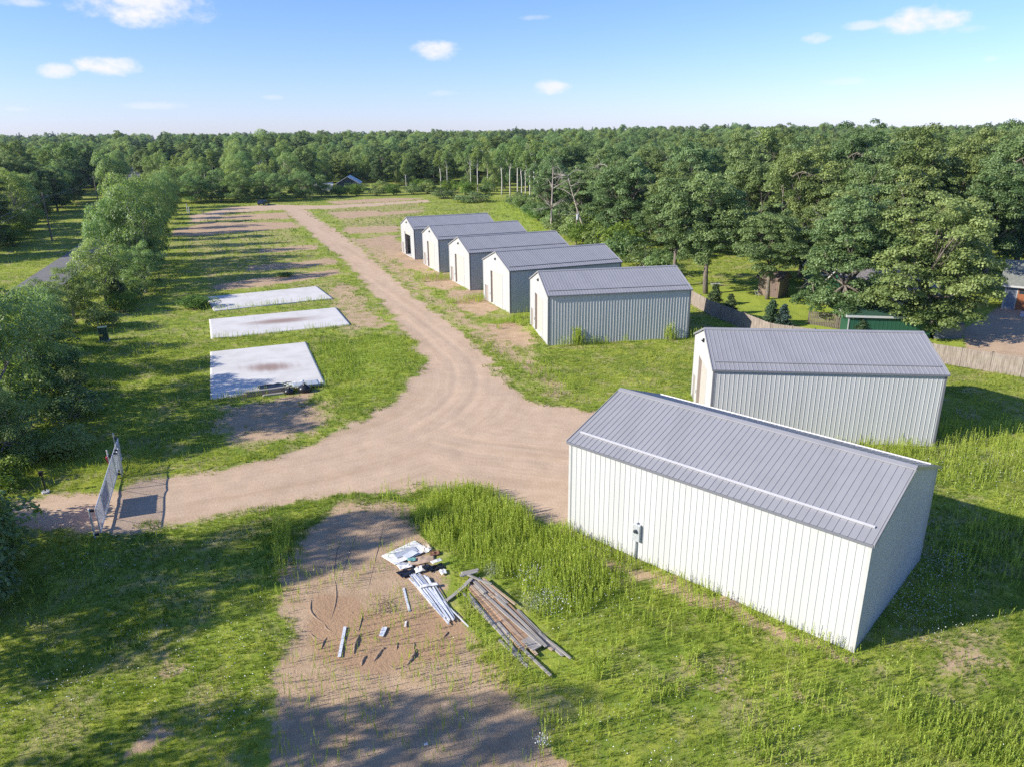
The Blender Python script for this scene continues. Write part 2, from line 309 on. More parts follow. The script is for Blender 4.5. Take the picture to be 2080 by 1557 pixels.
# ground material -----------------------------------------------------------
def ground_material():
    m, t, out = new_mat('soil_and_grass')
    pos = t.new('ShaderNodeNewGeometry').outputs['Position']
    dirt = t.attr('dirt'); lush = t.attr('lush'); track = t.attr('track'); lawn = t.attr('lawn'); flow = t.attr('flow', True)
    n1 = t.noise(pos, .12, 4, .6); n2 = t.noise(pos, .9, 5, .65); n3 = t.noise(pos, 6.0, 5, .7); n4 = t.noise(pos, 28.0, 3, .7)
    # grass
    ga = t.mix(t.step(n1, .35, .65), GR_DARK, GR_MID)
    ga = t.mix(t.step(n2, .42, .72), ga, GR_YEL)
    ga = t.mix(t.math('MULTIPLY', t.step(n3, .52, .72), .5), ga, GR_DRY)
    n5 = t.noise(pos, .38, 5, .7, .6)
    ga = t.mix(t.math('MULTIPLY', t.step(n5, .48, .64), .64), ga, GR_DRY)
    ga = t.mix(t.math('MULTIPLY', lush, .65), ga, GR_LUSH)
    ga = t.mix(t.math('MULTIPLY', t.step(n4, .45, .75), .35), ga, t.mix(1.0, ga, (.45, .45, .45), 'MULTIPLY'))
    stripe = t.noise(t.scale(pos, (.9, .35, 1)), 1.0, 2)
    la = t.mix(t.step(stripe, .35, .65), LAWN_A, LAWN_B)
    ga = t.mix(lawn, ga, t.mix(t.math('MULTIPLY', t.step(n3, .4, .7), .4), la, GR_YEL))
    # soil
    da = t.mix(t.step(n2, .3, .7), SOIL_A, SOIL_B)
    fl2 = t.vmath('ADD', flow, t.vmath('MULTIPLY', t.vmath('SUBTRACT', t.noise_c(pos, .5, 3), (.5, .5, .5)), (.9, 8, 0)))
    rut = t.noise(t.scale(fl2, (3.4, .09, 1)), 1.0, 5, .75)
    rut2 = t.noise(t.scale(flow, (.7, .03, 1)), 1.0, 2, .5)
    tk = t.mix(t.step(t.math('MULTIPLY_ADD', t.math('SUBTRACT', n2, .5), .7, rut), .18, .82), TRACK_A, TRACK_B)
    tk = t.mix(t.math('MULTIPLY', t.step(rut2, .5, .75), .45), tk, TRACK_C)
    tk = t.mix(t.math('MULTIPLY', t.step(n2, .45, .7), .3), tk, TRACK_B)
    da = t.mix(t.math('MULTIPLY', t.step(t.math('ADD', lush, t.math('MULTIPLY', t.math('SUBTRACT', n2, .5), .8)), .4, .7), .8), da, SOIL_D)
    n6 = t.noise(pos, 75.0, 2, .6)
    tk = t.mix(t.math('MULTIPLY', t.step(n6, .60, .68), .6), tk, t.mix(1.0, tk, (.55, .53, .52), 'MULTIPLY'))
    tk = t.mix(t.math('MULTIPLY', t.step(n6, .40, .33), .55), tk, t.mix(1.0, tk, (1.3, 1.28, 1.25), 'MULTIPLY'))
    da = t.mix(track, da, tk)
    da = t.mix(t.math('MULTIPLY', t.step(n3, .55, .8), .3), da, SOIL_C)
    da = t.mix(t.math('MULTIPLY', t.step(n4, .60, .8), t.math('MULTIPLY_ADD', track, -.25, .40)), da, t.mix(1.0, da, (.6, .58, .55), 'MULTIPLY'))
    # ragged boundary
    e = t.math('ADD', dirt, t.math('MULTIPLY', t.math('SUBTRACT', n2, .5), .9))
    e = t.math('ADD', e, t.math('MULTIPLY', t.math('SUBTRACT', n3, .5), .75))
    fac = t.step(e, .36, .66)
    c = t.mix(fac, ga, da)
    p = t.new('ShaderNodeBsdfPrincipled'); t.link(c, p.inputs['Base Color'])
    p.inputs['Roughness'].default_value = .95; p.inputs['Specular IOR Level'].default_value = .1
    b = t.new('ShaderNodeBump'); b.inputs['Strength'].default_value = .75; b.inputs['Distance'].default_value = .09
    h = t.math('ADD', t.math('MULTIPLY', n3, .8), t.math('MULTIPLY', n4, .35))
    h = t.math('ADD', h, t.math('MULTIPLY', t.math('MULTIPLY', rut, track), .18))
    h = t.math('MULTIPLY', h, t.math('MULTIPLY_ADD', track, -.6, 1.0))
    t.link(h, b.inputs['Height']); t.link(b.outputs[0], p.inputs['Normal'])
    t.link(p.outputs[0], out.inputs[0])
    return m

GR_DARK = (.140, .205, .028); GR_MID = (.250, .320, .042); GR_YEL = (.390, .415, .065); GR_DRY = (.42, .345, .175); GR_LUSH = (.29, .41, .050)
LAWN_A = (.24, .31, .045); LAWN_B = (.30, .36, .055)
SOIL_A = (.40, .278, .172); SOIL_B = (.50, .362, .235); SOIL_C = (.31, .21, .135); SOIL_D = (.40, .255, .15)
TRACK_A = (.465, .340, .232); TRACK_B = (.56, .420, .295); TRACK_C = (.385, .268, .168)
M_ground = ground_material()

# split the one grid into ground, track, bare soil, lawn, driveway ------------
ii, jj = np.meshgrid(np.arange(NX - 1), np.arange(NY - 1))
q0 = (jj * NX + ii).ravel(); quads = np.stack([q0, q0 + 1, q0 + 1 + NX, q0 + NX], 1)
fm = lambda F: F[quads].mean(1)
cls = np.zeros(len(quads), int)
cls[fm(F_lot) > .5] = 2; cls[fm(F_track) > .5] = 1; cls[fm(F_lawn) > .5] = 3; cls[fm(F_drive) > .5] = 4
vco = np.stack([gx, gy, gzv], 1)
flow3 = np.stack([F_ac, F_al, np.zeros_like(F_ac)], 1)
for k, nm in enumerate(('ground', 'dirt_road', 'bare_soil', 'lawn', 'driveway')):
    qs = quads[cls == k]
    used, inv = np.unique(qs, return_inverse=True)
    me = np_mesh(nm, vco[used], inv.ravel(), np.arange(len(qs)) * 4, [M_ground],
                 attrs=dict(dirt=F_dirt[used], lush=F_lush[used], track=np.maximum(F_track, F_drive * .6)[used], lawn=F_lawn[used], flow=flow3[used]), smooth=True)
    tag(put(bpy.data.objects.new(nm, me)), kind='structure')

# ------------------------------------------------------------------ metal sheds
def ribbed_strip(mb, p0, du, dv, nrm, ulen, vfun, rib=.3, hgt=.022, w=.046, off=.15):
    """a ribbed metal sheet: profile runs along du, ribs run along dv; vfun(u) gives (v0, v1)"""
    p0, du, dv, nrm = (V(a, float) for a in (p0, du, dv, nrm))
    us = [(0.0, 0.0)]
    u = off
    while u < ulen - .06:
        us += [(u - w / 2, 0), (u - w / 2 + .014, hgt), (u + w / 2 - .014, hgt), (u + w / 2, 0)]; u += rib
    us.append((ulen, 0.0))
    vs = []; fs = []
    for a, h in us:
        v0, v1 = vfun(min(max(a, 0), ulen))
        vs += [p0 + du * a + dv * v0 + nrm * h, p0 + du * a + dv * v1 + nrm * h]
    for i in range(len(us) - 1):
        fs.append((2 * i, 2 * i + 2, 2 * i + 3, 2 * i + 1))
    mb.add(vs, fs)

SW, SL, SE, SP = 9.066, 14.793, 5.11, 6.69       # width, length, eave height, ridge height
def metal_panel(name, c, rough=.38):
    m, t, out = new_mat(name)
    p = t.new('ShaderNodeBsdfPrincipled')
    co = t.new('ShaderNodeTexCoord').outputs['Object']
    a = t.noise(t.scale(co, (1, 1, .25)), 1.2, 5, .6); g = t.noise(co, 14, 3)
    f = t.math('ADD', t.math('MULTIPLY', a, .7), t.math('MULTIPLY', g, .3))
    sx = t.new('ShaderNodeSeparateXYZ'); t.link(co, sx.inputs[0])
    wn = t.new('ShaderNodeTexWhiteNoise'); wn.noise_dimensions = '1D'      # each 0.9 m sheet has its own faint tone
    t.link(t.math('FLOOR', t.math('DIVIDE', t.math('ADD', sx.outputs[0], t.math('MULTIPLY', sx.outputs[1], .37)), .9)), wn.inputs['W'])
    f = t.math('ADD', f, t.math('MULTIPLY', t.math('SUBTRACT', wn.outputs[0], .5), .22))
    t.link(t.mix(t.step(f, .25, .75), tuple(x * .90 for x in c), c), p.inputs['Base Color'])
    p.inputs['Roughness'].default_value = rough; p.inputs['Specular IOR Level'].default_value = .45
    b = t.new('ShaderNodeBump'); b.inputs['Strength'].default_value = .12; b.inputs['Distance'].default_value = .05
    t.link(t.noise(co, 1.1, 2), b.inputs['Height']); t.link(b.outputs[0], p.inputs['Normal'])
    t.link(p.outputs[0], out.inputs[0]); return m
M_wall = metal_panel('white_metal_wall', (.505, .512, .505), .32)
M_roof = metal_panel('grey_metal_roof', (.288, .288, .300), .30)
M_trim = plain('grey_trim', (.16, .165, .185), .45, vary=.05)
M_wtrim = plain('white_trim', (.46, .46, .445), .4, vary=.04)
M_rail = plain('white_snow_rail', (.48, .48, .50), .35, vary=.04)
M_door = plain('beige_door', (.46, .43, .385), .5, vary=.03)
M_entry = plain('taupe_door_and_jamb_shade', (.30, .25, .22), .5, vary=.05)
M_dark = plain('dark_void', (.02, .02, .022), .8)
M_conc = plain('concrete', (.55, .54, .53), .85, vary=.1, bump=.2)
M_galv = plain('galvanised_steel', (.52, .54, .57), .42, .35, vary=.12, scale=8)
M_steel = plain('interior_frame', (.25, .24, .23), .6)
M_glass = plain('dark_glass', (.03, .04, .05), .1, vary=.1)
M_black = plain('black_plastic', (.018, .019, .022), .45)

def make_shed(label, x, y, ang, rail='same', door='closed', meter=None):
    """local frame: +X from the front gable to the rear, +Y to the left"""
    t = empty('metal_shed', (x, y, 0), ang)
    tag(t, label, 'metal shed', 'white metal storage sheds with grey roofs')
    W2 = SW / 2; pitch = (SP - SE) / W2
    # slab under the shed
    MB().box(.02, -W2 + .02, -.3, SL - .02, W2 - .02, .08).build('foundation', M_conc, t)
    # overhead door opening and walk door opening in the front gable (y > 0 is the left of the gable seen from outside)
    dy0, dy1, dh = DOOR
    ey0, ey1, eh = ENTRY
    top = lambda yy: SE + (W2 - abs(yy)) * pitch
    # side walls
    for s in (-1, 1):
        mb = MB()
        if s < 0: ribbed_strip(mb, (0, -W2, .02), (1, 0, 0), (0, 0, 1), (0, -1, 0), SL, lambda u: (0, SE - .04))
        else: ribbed_strip(mb, (SL, W2, .02), (-1, 0, 0), (0, 0, 1), (0, 1, 0), SL, lambda u: (0, SE - .04))
        mb.build('side_wall', M_wall, t)
    mb = MB()
    ribbed_strip(mb, (SL, -W2, .02), (0, 1, 0), (0, 0, 1), (1, 0, 0), SW, lambda u: (0, top(u - W2) - .05))
    mb.build('rear_wall', M_wall, t)
    # front gable, pieced round the openings; local u runs from y=+W2 (left) to y=-W2
    mb = MB()
    def piece(ya, yb, z0f, z1f):
        ribbed_strip(mb, (0, ya, 0), (0, -1, 0), (0, 0, 1), (-1, 0, 0), ya - yb, lambda u: (z0f(ya - u), z1f(ya - u)))
    zt = lambda yy: top(yy) - .05
    piece(W2, ey1, lambda q: .02, zt)
    piece(ey1, ey0, lambda q: eh, zt)
    piece(ey0, dy1, lambda q: .02, zt)
    piece(dy1, dy0, lambda q: dh, zt)
    piece(dy0, -W2, lambda q: .02, zt)
    mb.build('front_wall', M_wall, t)
    # inner liner so that an open door shows an enclosed room
    if door == 'open':
        mb = MB()
        for k in range(9): mb.box(.6 + k * 1.65, W2 - .22, .08, .74 + k * 1.65, W2 - .05, SE - .2); mb.box(.6 + k * 1.65, -W2 + .05, .08, .74 + k * 1.65, -W2 + .22, SE - .2)
        for k in range(4): mb.box(.2, W2 - .10, .9 + k * 1.1, SL - .2, W2 - .045, 1.0 + k * 1.1); mb.box(.2, -W2 + .045, .9 + k * 1.1, SL - .2, -W2 + .10, 1.0 + k * 1.1)
        mb.build('wall_framing', M_steel, t)
        MB().box(.08, dy0 + .05, dh - .45, .16, dy1 - .05, dh - .02).build('raised_door', M_door, t)
    else:
        d = MB().box(.22, dy0 + .01, .09, .27, dy1 - .01, dh - .01)
        for k in range(7): d.box(.206, dy0 + .03, .12 + k * (dh - .2) / 7, .22, dy1 - .03, .06 + (k + 1) * (dh - .2) / 7)
        od = d.build('overhead_door', M_door, t)
        MB().box(.17, dy1 - .42, 1.0, .205, dy1 - .26, 1.13).build('lock', M_wtrim, od)
    # jamb trim round the overhead door (a return 10 cm deep)
    j = MB().box(.002, dy1, .09, .40, dy1 + .10, dh + .10).box(.002, dy0 - .10, .09, .40, dy0, dh + .10).box(.002, dy0, dh, .40, dy1, dh + .10)
    j.build('door_jamb', M_entry, t)  # taupe paints the shade of the door recess into the jamb
    j = MB().box(-.034, dy1, .02, .0, dy1 + .10, dh + .10).box(-.034, dy0 - .10, .02, .0, dy0, dh + .10).box(-.034, dy0, dh, .0, dy1, dh + .10)
    j.build('door_trim', M_wtrim, t)
    e = MB().box(.045, ey0 + .05, .09, .085, ey1 - .05, eh - .05).build('entry_door', M_entry, t)
    MB().tube([(.02, ey0 + .16, 1.0), (-.03, ey0 + .16, 1.0), (-.03, ey0 + .26, 1.0)], .014, 6).build('handle', M_galv, e)
    j = MB().box(-.028, ey1 - .05, .02, .09, ey1 + .05, eh + .05).box(-.028, ey0 - .05, .02, .09, ey0 + .05, eh + .05).box(-.028, ey0 + .05, eh - .05, .09, ey1 - .05, eh + .05)
    j.build('entry_jamb', M_wtrim, t)
    MB().box(-.06, dy1 + .28, 1.05, -.02, dy1 + .40, 1.32).build('keypad', M_wtrim, t)
    # roof: two ribbed slopes with a little overhang
    OH, OE = .10, .14
    sl = math.hypot(W2 + OE, (W2 + OE) * pitch); cy, sy = (W2 + OE) / sl, (W2 + OE) * pitch / sl
    mb = MB()
    zr = SP + .03
    ribbed_strip(mb, (-OH, 0, zr), (1, 0, 0), (0, -cy, -sy), (0, -sy, cy), SL + 2 * OH, lambda u: (sl, .0), off=.22)
    ribbed_strip(mb, (SL + OH, 0, zr), (-1, 0, 0), (0, cy, -sy), (0, sy, cy), SL + 2 * OH, lambda u: (sl, .0), off=.22)
    for s in (-1, 1):    # underside
        mb.add([(-OH, 0, zr - .03), (SL + OH, 0, zr - .03), (SL + OH, s * (W2 + OE), zr - .03 - sl * sy), (-OH, s * (W2 + OE), zr - .03 - sl * sy)], [(0, 1, 2, 3)])
    roof = mb.build('roof', M_roof, t)
    # ridge cap, gable rake trim, eave trim
    cap = MB()
    for s in (-1, 1):
        cap.add([(-OH - .02, 0, zr + .065), (SL + OH + .02, 0, zr + .065), (SL + OH + .02, s * .22, zr + .065 - .22 * pitch), (-OH - .02, s * .22, zr + .065 - .22 * pitch),
                 (-OH - .02, s * .225, zr + .02 - .22 * pitch), (SL + OH + .02, s * .225, zr + .02 - .22 * pitch)], [(0, 1, 2, 3), (3, 2, 5, 4)])
    cap.build('ridge_cap', M_roof, roof)
    for xx in (-OH - .035, SL + OH + .001):
        for s in (-1, 1):
            tr = MB(); a = V((xx, 0, zr)); b = V((xx, s * (W2 + OE), zr - sl * sy))
            tr.add([a + V((0, 0, .04)), b + V((0, 0, .04)), b + V((0, 0, -.10)), a + V((0, 0, -.10)),
                    a + V((.034, 0, .04)), b + V((.034, 0, .04)), b + V((.034, 0, -.10)), a + V((.034, 0, -.10))],
                   [(0, 1, 2, 3), (7, 6, 5, 4), (0, 4, 5, 1), (3, 2, 6, 7), (1, 5, 6, 2)])
            tr.build('rake_trim', M_roof, roof)
    for s in (-1, 1):
        ev = MB(); y0 = s * (W2 + OE); ev.box(-OH, min(y0, y0 + s * .03), zr - sl * sy - .12, SL + OH, max(y0, y0 + s * .03), zr - sl * sy - .004)
        ev.build('eave_trim', M_trim, roof)
    # snow rail near each eave
    for s in (-1, 1):
        q = sl - .86; yy = s * q * cy; zz = zr - q * sy
        r = MB().beam((.16, yy, zz + .055), (SL - .16, yy, zz + .055), (.085 if rail == 'white' else .11), .06, (0, s * sy, cy))
        r.build('snow_rail', M_rail if rail == 'white' else M_roof, roof)
    # corner trims
    for (xx, s) in ((0, 1), (0, -1), (SL, 1), (SL, -1)):
        c = MB(); sx = -1 if xx == 0 else 1
        x0, x1 = sorted((xx + sx * .03, xx - sx * .11)); y0, y1 = sorted((s * W2 + s * .03, s * W2 - s * .0))
        c.box(x0, y0, .02, x1, y1, SE - .06)
        y0, y1 = sorted((s * W2, s * W2 - s * .11)); x0, x1 = sorted((xx + sx * .0, xx + sx * .03))
        c.box(x0, y0, .02, x1, y1, SE - .06)
        c.build('corner_trim', M_wtrim if rail == 'white' else M_trim if s < 0 else M_wtrim, t)
    # small light under the peak of the front gable
    l = MB().box(-.14, -.09, SP - 1.02, -.03, .09, SP - .74).tube([(-.14, 0, SP - .86), (-.22, 0, SP - .92)], [.05, .08], 8)
    l.build('gable_light', M_black, t)
    if meter is not None:
        mx = meter
        b = MB().box(mx - .2, -W2 - .20, 1.05, mx + .2, -W2 - .026, 1.95).build('meter_box', M_galv, t, bevel=.012)
        MB().tube([(mx, -W2 - .20, 1.62), (mx, -W2 - .30, 1.62)], .095, 14).build('meter_dial', M_glass, b)
        MB().tube([(mx - .05, -W2 - .09, 1.05), (mx - .05, -W2 - .09, -.1)], .045, 8).build('conduit', M_galv, b)
        MB().tube([(mx - .03, -W2 - .10, 1.95), (mx - .03, -W2 - .10, 2.05)], .05, 8).build('hub', M_galv, b)
    return t

DOOR = (-2.0, 1.85, 4.15)
ENTRY = (2.95, 3.95, 2.1)
SHEDS = [
    ('largest looking white metal shed, with a meter box and a white rail on its roof', 6.053, 37.782, -.752, 'white', 'closed', 4.35),
    ('white metal shed standing between the fence and the shed with white roof rails', 13.981, 50.733, -.106, 'same', 'closed', None),
    ('white metal shed at the near end of the row of five, long ribbed wall showing', 2.879, 74.579, .168, 'same', 'closed', None),
    ('white metal shed in the row of five with a meter box on its shaded wall', -1.821, 88.259, .382, 'same', 'closed', 3.4),
    ('white metal shed in the middle of the row of five', -7.24, 102.05, .384, 'same', 'closed', None),
    ('white metal shed standing right beside the open-doored shed in the row of five', -12.66, 115.68, .381, 'same', 'closed', None),
    ('white metal shed at the far end of the row, overhead door open and dark inside', -18.01, 128.62, .382, 'same', 'open', None)]
for a in SHEDS: make_shed(*a)

# ------------------------------------------------------------------ concrete slabs
def slab_material():
    m, t, out = new_mat('white_concrete')
    co = t.new('ShaderNodeTexCoord').outputs['Object']
    n1 = t.noise(co, .5, 5, .6); n2 = t.noise(co, 5, 4, .65); n3 = t.noise(t.scale(co, (.12, 1.6, 1)), 1.0, 4, .6)
    c = t.mix(t.step(n1, .3, .7), (.54, .52, .485), (.63, .61, .575))
    c = t.mix(t.math('MULTIPLY', t.step(n2, .5, .8), .25), c, (.43, .42, .41))
    # rusty stain left by an old heap, its own shape per slab
    st = t.attr('stain')
    f = t.math('MULTIPLY', t.step(t.math('ADD', st, t.math('MULTIPLY', t.math('SUBTRACT', n3, .5), .8)), .15, 1.05), .85)
    c = t.mix(f, c, (.24, .145, .11))
    p = t.new('ShaderNodeBsdfPrincipled'); t.link(c, p.inputs['Base Color']); p.inputs['Roughness'].default_value = .85
    t.link(p.outputs[0], out.inputs[0]); return m
M_slab = slab_material()
def make_slab(label, c4, stain):
    c4 = [V(p) for p in c4]; o = sum(c4) / 4
    ux = c4[1] - c4[0] if np.linalg.norm(c4[1] - c4[0]) > np.linalg.norm(c4[2] - c4[1]) else c4[1] - c4[2]
    ang = math.atan2(ux[1], ux[0])
    if ang < -PI / 2 or ang > PI / 2: ang += PI
    L, W, H = 14.6, 9.2, .2
    nx, ny = 74, 46
    X, Y = np.meshgrid(np.linspace(-L / 2, L / 2, nx), np.linspace(-W / 2, W / 2, ny)); x = X.ravel(); y = Y.ravel()
    if stain is None: s = np.zeros_like(x)
    else:
        sx, sy, wx, wy, rot = stain
        a = (x - sx) * math.cos(rot) + (y - sy) * math.sin(rot); b = -(x - sx) * math.sin(rot) + (y - sy) * math.cos(rot)
        s = np.exp(-((a / wx) ** 2 + (b / wy) ** 2))
    idx = np.arange(nx * ny).reshape(ny, nx)
    # saw-cut joints: leave 2 cm gaps by lowering vertices is too coarse, so they are thin darker grey strips of their own below
    q = np.stack([idx[:-1, :-1], idx[:-1, 1:], idx[1:, 1:], idx[1:, :-1]], -1).reshape(-1, 4)
    v = np.stack([x, y, np.full_like(x, H)], 1)
    rim = list(idx[0, :]) + list(idx[1:, -1]) + list(idx[-1, -2::-1]) + list(idx[-2:0:-1, 0])
    n = len(v); low = v[rim].copy(); low[:, 2] = -.3
    v = np.vstack([v, low]); R = len(rim)
    side = np.array([[rim[i], n + i, n + (i + 1) % R, rim[(i + 1) % R]] for i in range(R)])
    allq = np.vstack([q, side[:, ::-1] * 0 + side])
    s = np.concatenate([s, np.zeros(R)])
    me = np_mesh('concrete_slab', v, allq.ravel(), np.arange(len(allq)) * 4, [M_slab], attrs=dict(stain=s))
    ob = put(bpy.data.objects.new('concrete_slab', me)); ob.location = (o[0], o[1], -.09); ob.rotation_euler = (0, 0, ang)
    tag(ob, label, 'concrete slab', 'bare concrete slabs left of the dirt track', 'thing')
    for k in (-1, 1):
        j = MB().box(k * L / 6 - .010, -W / 2 + .01, H - .02, k * L / 6 + .010, W / 2 - .01, H + .003)
        j.build('joint', plain('joint_grey', (.34, .33, .32), .9) if 'joint_grey' not in bpy.data.materials else bpy.data.materials['joint_grey'], ob)
    return ob
make_slab('white concrete slab with lumber piled on its near edge', [(-29.69, 68.8), (-21.15, 72.15), (-15.89, 58.65), (-24.25, 55.12)], (.3, .5, 2.6, 1.5, 1.2))
make_slab('white concrete slab with a long rusty streak, between the two other slabs', [(-35.04, 82.35), (-21.48, 87.97), (-18.1, 79.29), (-31.72, 73.94)], (.2, .3, 4.4, 1.5, -.05))
make_slab('clean white concrete slab without a rust stain, next to the pale weeds', [(-39.85, 94.55), (-26.8, 101.18), (-23.5, 92.94), (-37.13, 87.72)], None)

# ------------------------------------------------------------------ trees
def leaf_cloud(pos, nrm, size, tone, aspect=.6):
    """rhombic leaves (or leaf sprays) at pos, facing nrm"""
    n = len(pos)
    r = rng.normal(size=(n, 3)); a = np.cross(nrm, r); a /= np.linalg.norm(a, axis=1)[:, None] + 1e-9
    b = np.cross(nrm, a)
    s = size[:, None]
    v = np.stack([pos - a * s, pos + b * s * aspect, pos + a * s, pos - b * s * aspect], 1)
    v[:, 0] += nrm * s * -.15; v[:, 2] += nrm * s * -.15
    return v.reshape(-1, 3), np.repeat(tone, 4)
def unit(a): return a / (np.linalg.norm(a, axis=-1, keepdims=True) + 1e-9)

def crown_from_clumps(cl, per, lsize, flat=.7, up=.5, tone_spread=.35, shell=.6):
    P = []; N = []; T = []; S = []
    for (c, r, tn) in cl:
        n = int(per * r * r)
        d = unit(rng.normal(size=(n, 3))); d[:, 2] = np.where(d[:, 2] < -.25, -d[:, 2] * .8, d[:, 2]); d = unit(d)
        rad = r * (shell + (1 - shell) * rng.random(n) ** .5) * (.8 + .35 * rng.random(n))
        p = c + d * rad[:, None] * V((1, 1, flat))
        nn = unit(d * .65 + V((0, 0, up)) + rng.normal(size=(n, 3)) * .42)
        P.append(p); N.append(nn); T.append(np.clip(tn + rng.normal(size=n) * .16, 0, 1)); S.append(lsize * (.65 + .7 * rng.random(n)))
    P = np.vstack(P); N = np.vstack(N); T = np.concatenate(T); S = np.concatenate(S)
    return P, N, S, T

def tree_mesh(trunk_mb, P, N, S, T, bark, leaf, name, aspect=.6):
    tm = trunk_mb.mesh(name + '_trunk', bark)
    tm.polygons.foreach_set('use_smooth', [True] * len(tm.polygons))
    v, tone = leaf_cloud(P, N, S, T, aspect)
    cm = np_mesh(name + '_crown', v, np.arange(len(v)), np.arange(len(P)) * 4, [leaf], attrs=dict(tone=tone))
    return tm, cm

def curve_pts(a, b, n=5, sag=.15, wob=.12):
    a = V(a, float); b = V(b, float); L = np.linalg.norm(b - a); out = []
    w = rng.normal(size=3) * wob * L
    for i in range(n):
        t = i / (n - 1); p = a * (1 - t) + b * t + w * math.sin(PI * t) * .6; p[2] += sag * L * math.sin(PI * t) * .5
        out.append(p)
    return out

def broadleaf(name, H, R, base, nclump, per, lsize, bark, leaf, tr=.3, squash=.8, cr=(1.1, 2.1), bare=0, lobes=5, flat=.7, lean=0.0, skirt=0):
    """H height, R crown radius, base height of the lowest leaves; the crown is a few uneven lobes, each a heap of leaf clumps"""
    mb = MB(); cz = (H + base) / 2; hz = (H - base) / 2
    fork = base + (H - base) * .25; top = V((lean, 0, H * .82))
    ln = curve_pts((0, 0, -.3), (lean * .5, 0, fork), 5, 0, .03)
    mb.tube(ln, list(np.linspace(tr * 1.25, tr * .8, 5)), 9)
    hub = ln[-1]
    L = []
    for k in range(lobes):
        a = 2 * PI * (k + rng.random() * .6) / lobes; rr = R * (.35 + .3 * rng.random()); z = cz + hz * rng.uniform(-.45, .5)
        L.append((V((rr * math.cos(a) + lean, rr * math.sin(a), z)), R * rng.uniform(.42, .62), hz * rng.uniform(.38, .55)))
    L.append((V((lean, 0, H - hz * .45)), R * .55, hz * .5))
    for k in range(skirt):      # low boughs that reach down to the ground
        a = 2 * PI * (k + rng.random() * .7) / skirt; rr = R * rng.uniform(.35, .6)
        L.append((V((rr * math.cos(a), rr * math.sin(a), base + H * rng.uniform(.06, .2))), R * rng.uniform(.35, .5), H * .13))
    cl = []
    tries = 0
    while len(cl) < nclump and tries < nclump * 60:
        tries += 1
        c, rx, rz = L[rng.integers(len(L))]
        d = unit(rng.normal(size=3)); d[2] = abs(d[2]) * 1.0 - .35 if rng.random() < .85 else d[2]
        q = c + d * V((rx, rx, rz)) * rng.uniform(.6, 1.0)
        if q[2] < base: continue
        r = rng.uniform(*cr)
        if any(np.linalg.norm((q - o) * V((1, 1, 1.3))) < .62 * (r + ro) * .8 for o, ro, _ in cl): continue
        cl.append((q, r, float(np.clip(rng.normal(.5, .2), .05, .95))))
    for (c, rx, rz) in L:
        e = c + V((0, 0, -.15 * rz)); pts = curve_pts(hub, e, 6, -.05, .12)
        mb.tube(pts, list(np.linspace(tr * .55, tr * .14, 6)), 6)
        ds = sorted(cl, key=lambda o: np.linalg.norm(o[0] - c))[:7]
        for (q, r, _) in ds:
            mb.tube(curve_pts(pts[rng.integers(2, 6)], q, 4, .05, .12), [tr * .16, tr * .11, tr * .07, .015], 4)
    for k in range(bare):      # dead, leafless limbs sticking out
        c, rx, rz = L[rng.integers(len(L))]; a = rng.random() * 2 * PI
        e = c + V((math.cos(a) * rx * 1.25, math.sin(a) * rx * 1.25, rz * rng.uniform(-.3, .8)))
        pts = curve_pts(c, e, 5, .1, .15); mb.tube(pts, list(np.linspace(tr * .3, .02, 5)), 5)
        for b in range(5):
            mb.tube(curve_pts(pts[rng.integers(1, 4)], e + rng.normal(size=3) * rx * .45, 4, 0, .2), [.045, .03, .022, .012], 4)
    P, N, S, T = crown_from_clumps(cl, per, lsize, flat)
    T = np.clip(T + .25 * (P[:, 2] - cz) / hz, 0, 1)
    return tree_mesh(mb, P, N, S, T, bark, leaf, name)

def conifer(name, H, R, base, per, lsize, bark, leaf, tr=.2, whorls=14, droop=.25, gap=0.0):
    mb = MB(); mb.tube([(0, 0, -.3), (.05, 0, H * .5), (0, .03, H)], [tr, tr * .65, .03], 8)
    P = []; N = []; T = []; S = []
    for k in range(whorls):
        z = base + (H - base) * (k / whorls) ** .9; rr = R * (1 - (k / whorls)) ** .8 + .12
        for b in range(7):
            if rng.random() < gap: continue
            a = 2 * PI * rng.random(); L = rr * rng.uniform(.7, 1.1); e = V((math.cos(a) * L, math.sin(a) * L, z - droop * L + .15))
            mb.tube([(0, 0, z), e], [tr * .18, .012], 4)
            n = int(per * (L + .4)); u = rng.random(n) ** .7
            p = V((0, 0, z)) * (1 - u[:, None]) + e * u[:, None] + rng.normal(size=(n, 3)) * V((.16, .16, .09)) * (L * .7 + .3)
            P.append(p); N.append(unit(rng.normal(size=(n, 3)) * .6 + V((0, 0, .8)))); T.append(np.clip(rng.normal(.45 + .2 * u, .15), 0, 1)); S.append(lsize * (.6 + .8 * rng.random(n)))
    return tree_mesh(mb, np.vstack(P), np.vstack(N), np.concatenate(S), np.concatenate(T), bark, leaf, name, .32)

def scrub(name, H, R, nclump, per, lsize, bark, leaf, cr=(.5, .95)):
    mb = MB(); cl = []; tries = 0
    while len(cl) < nclump and tries < 3000:
        tries += 1
        a = rng.random() * 2 * PI; rr = R * rng.random() ** .5 * .85; z = H * (.18 + .72 * rng.random() * (1 - (rr / R) ** 2 * .7))
        cl.append((V((rr * math.cos(a), rr * math.sin(a), z)), rng.uniform(*cr), float(np.clip(rng.normal(.5, .2), 0, 1))))
    for c, r, _ in cl[:10]: mb.tube(curve_pts((rng.normal() * .15, rng.normal() * .15, -.2), c, 4, .1, .1), [.05, .04, .03, .012], 4)
    P, N, S, T = crown_from_clumps(cl, per, lsize, .85)
    return tree_mesh(mb, P, N, S, T, bark, leaf, name)

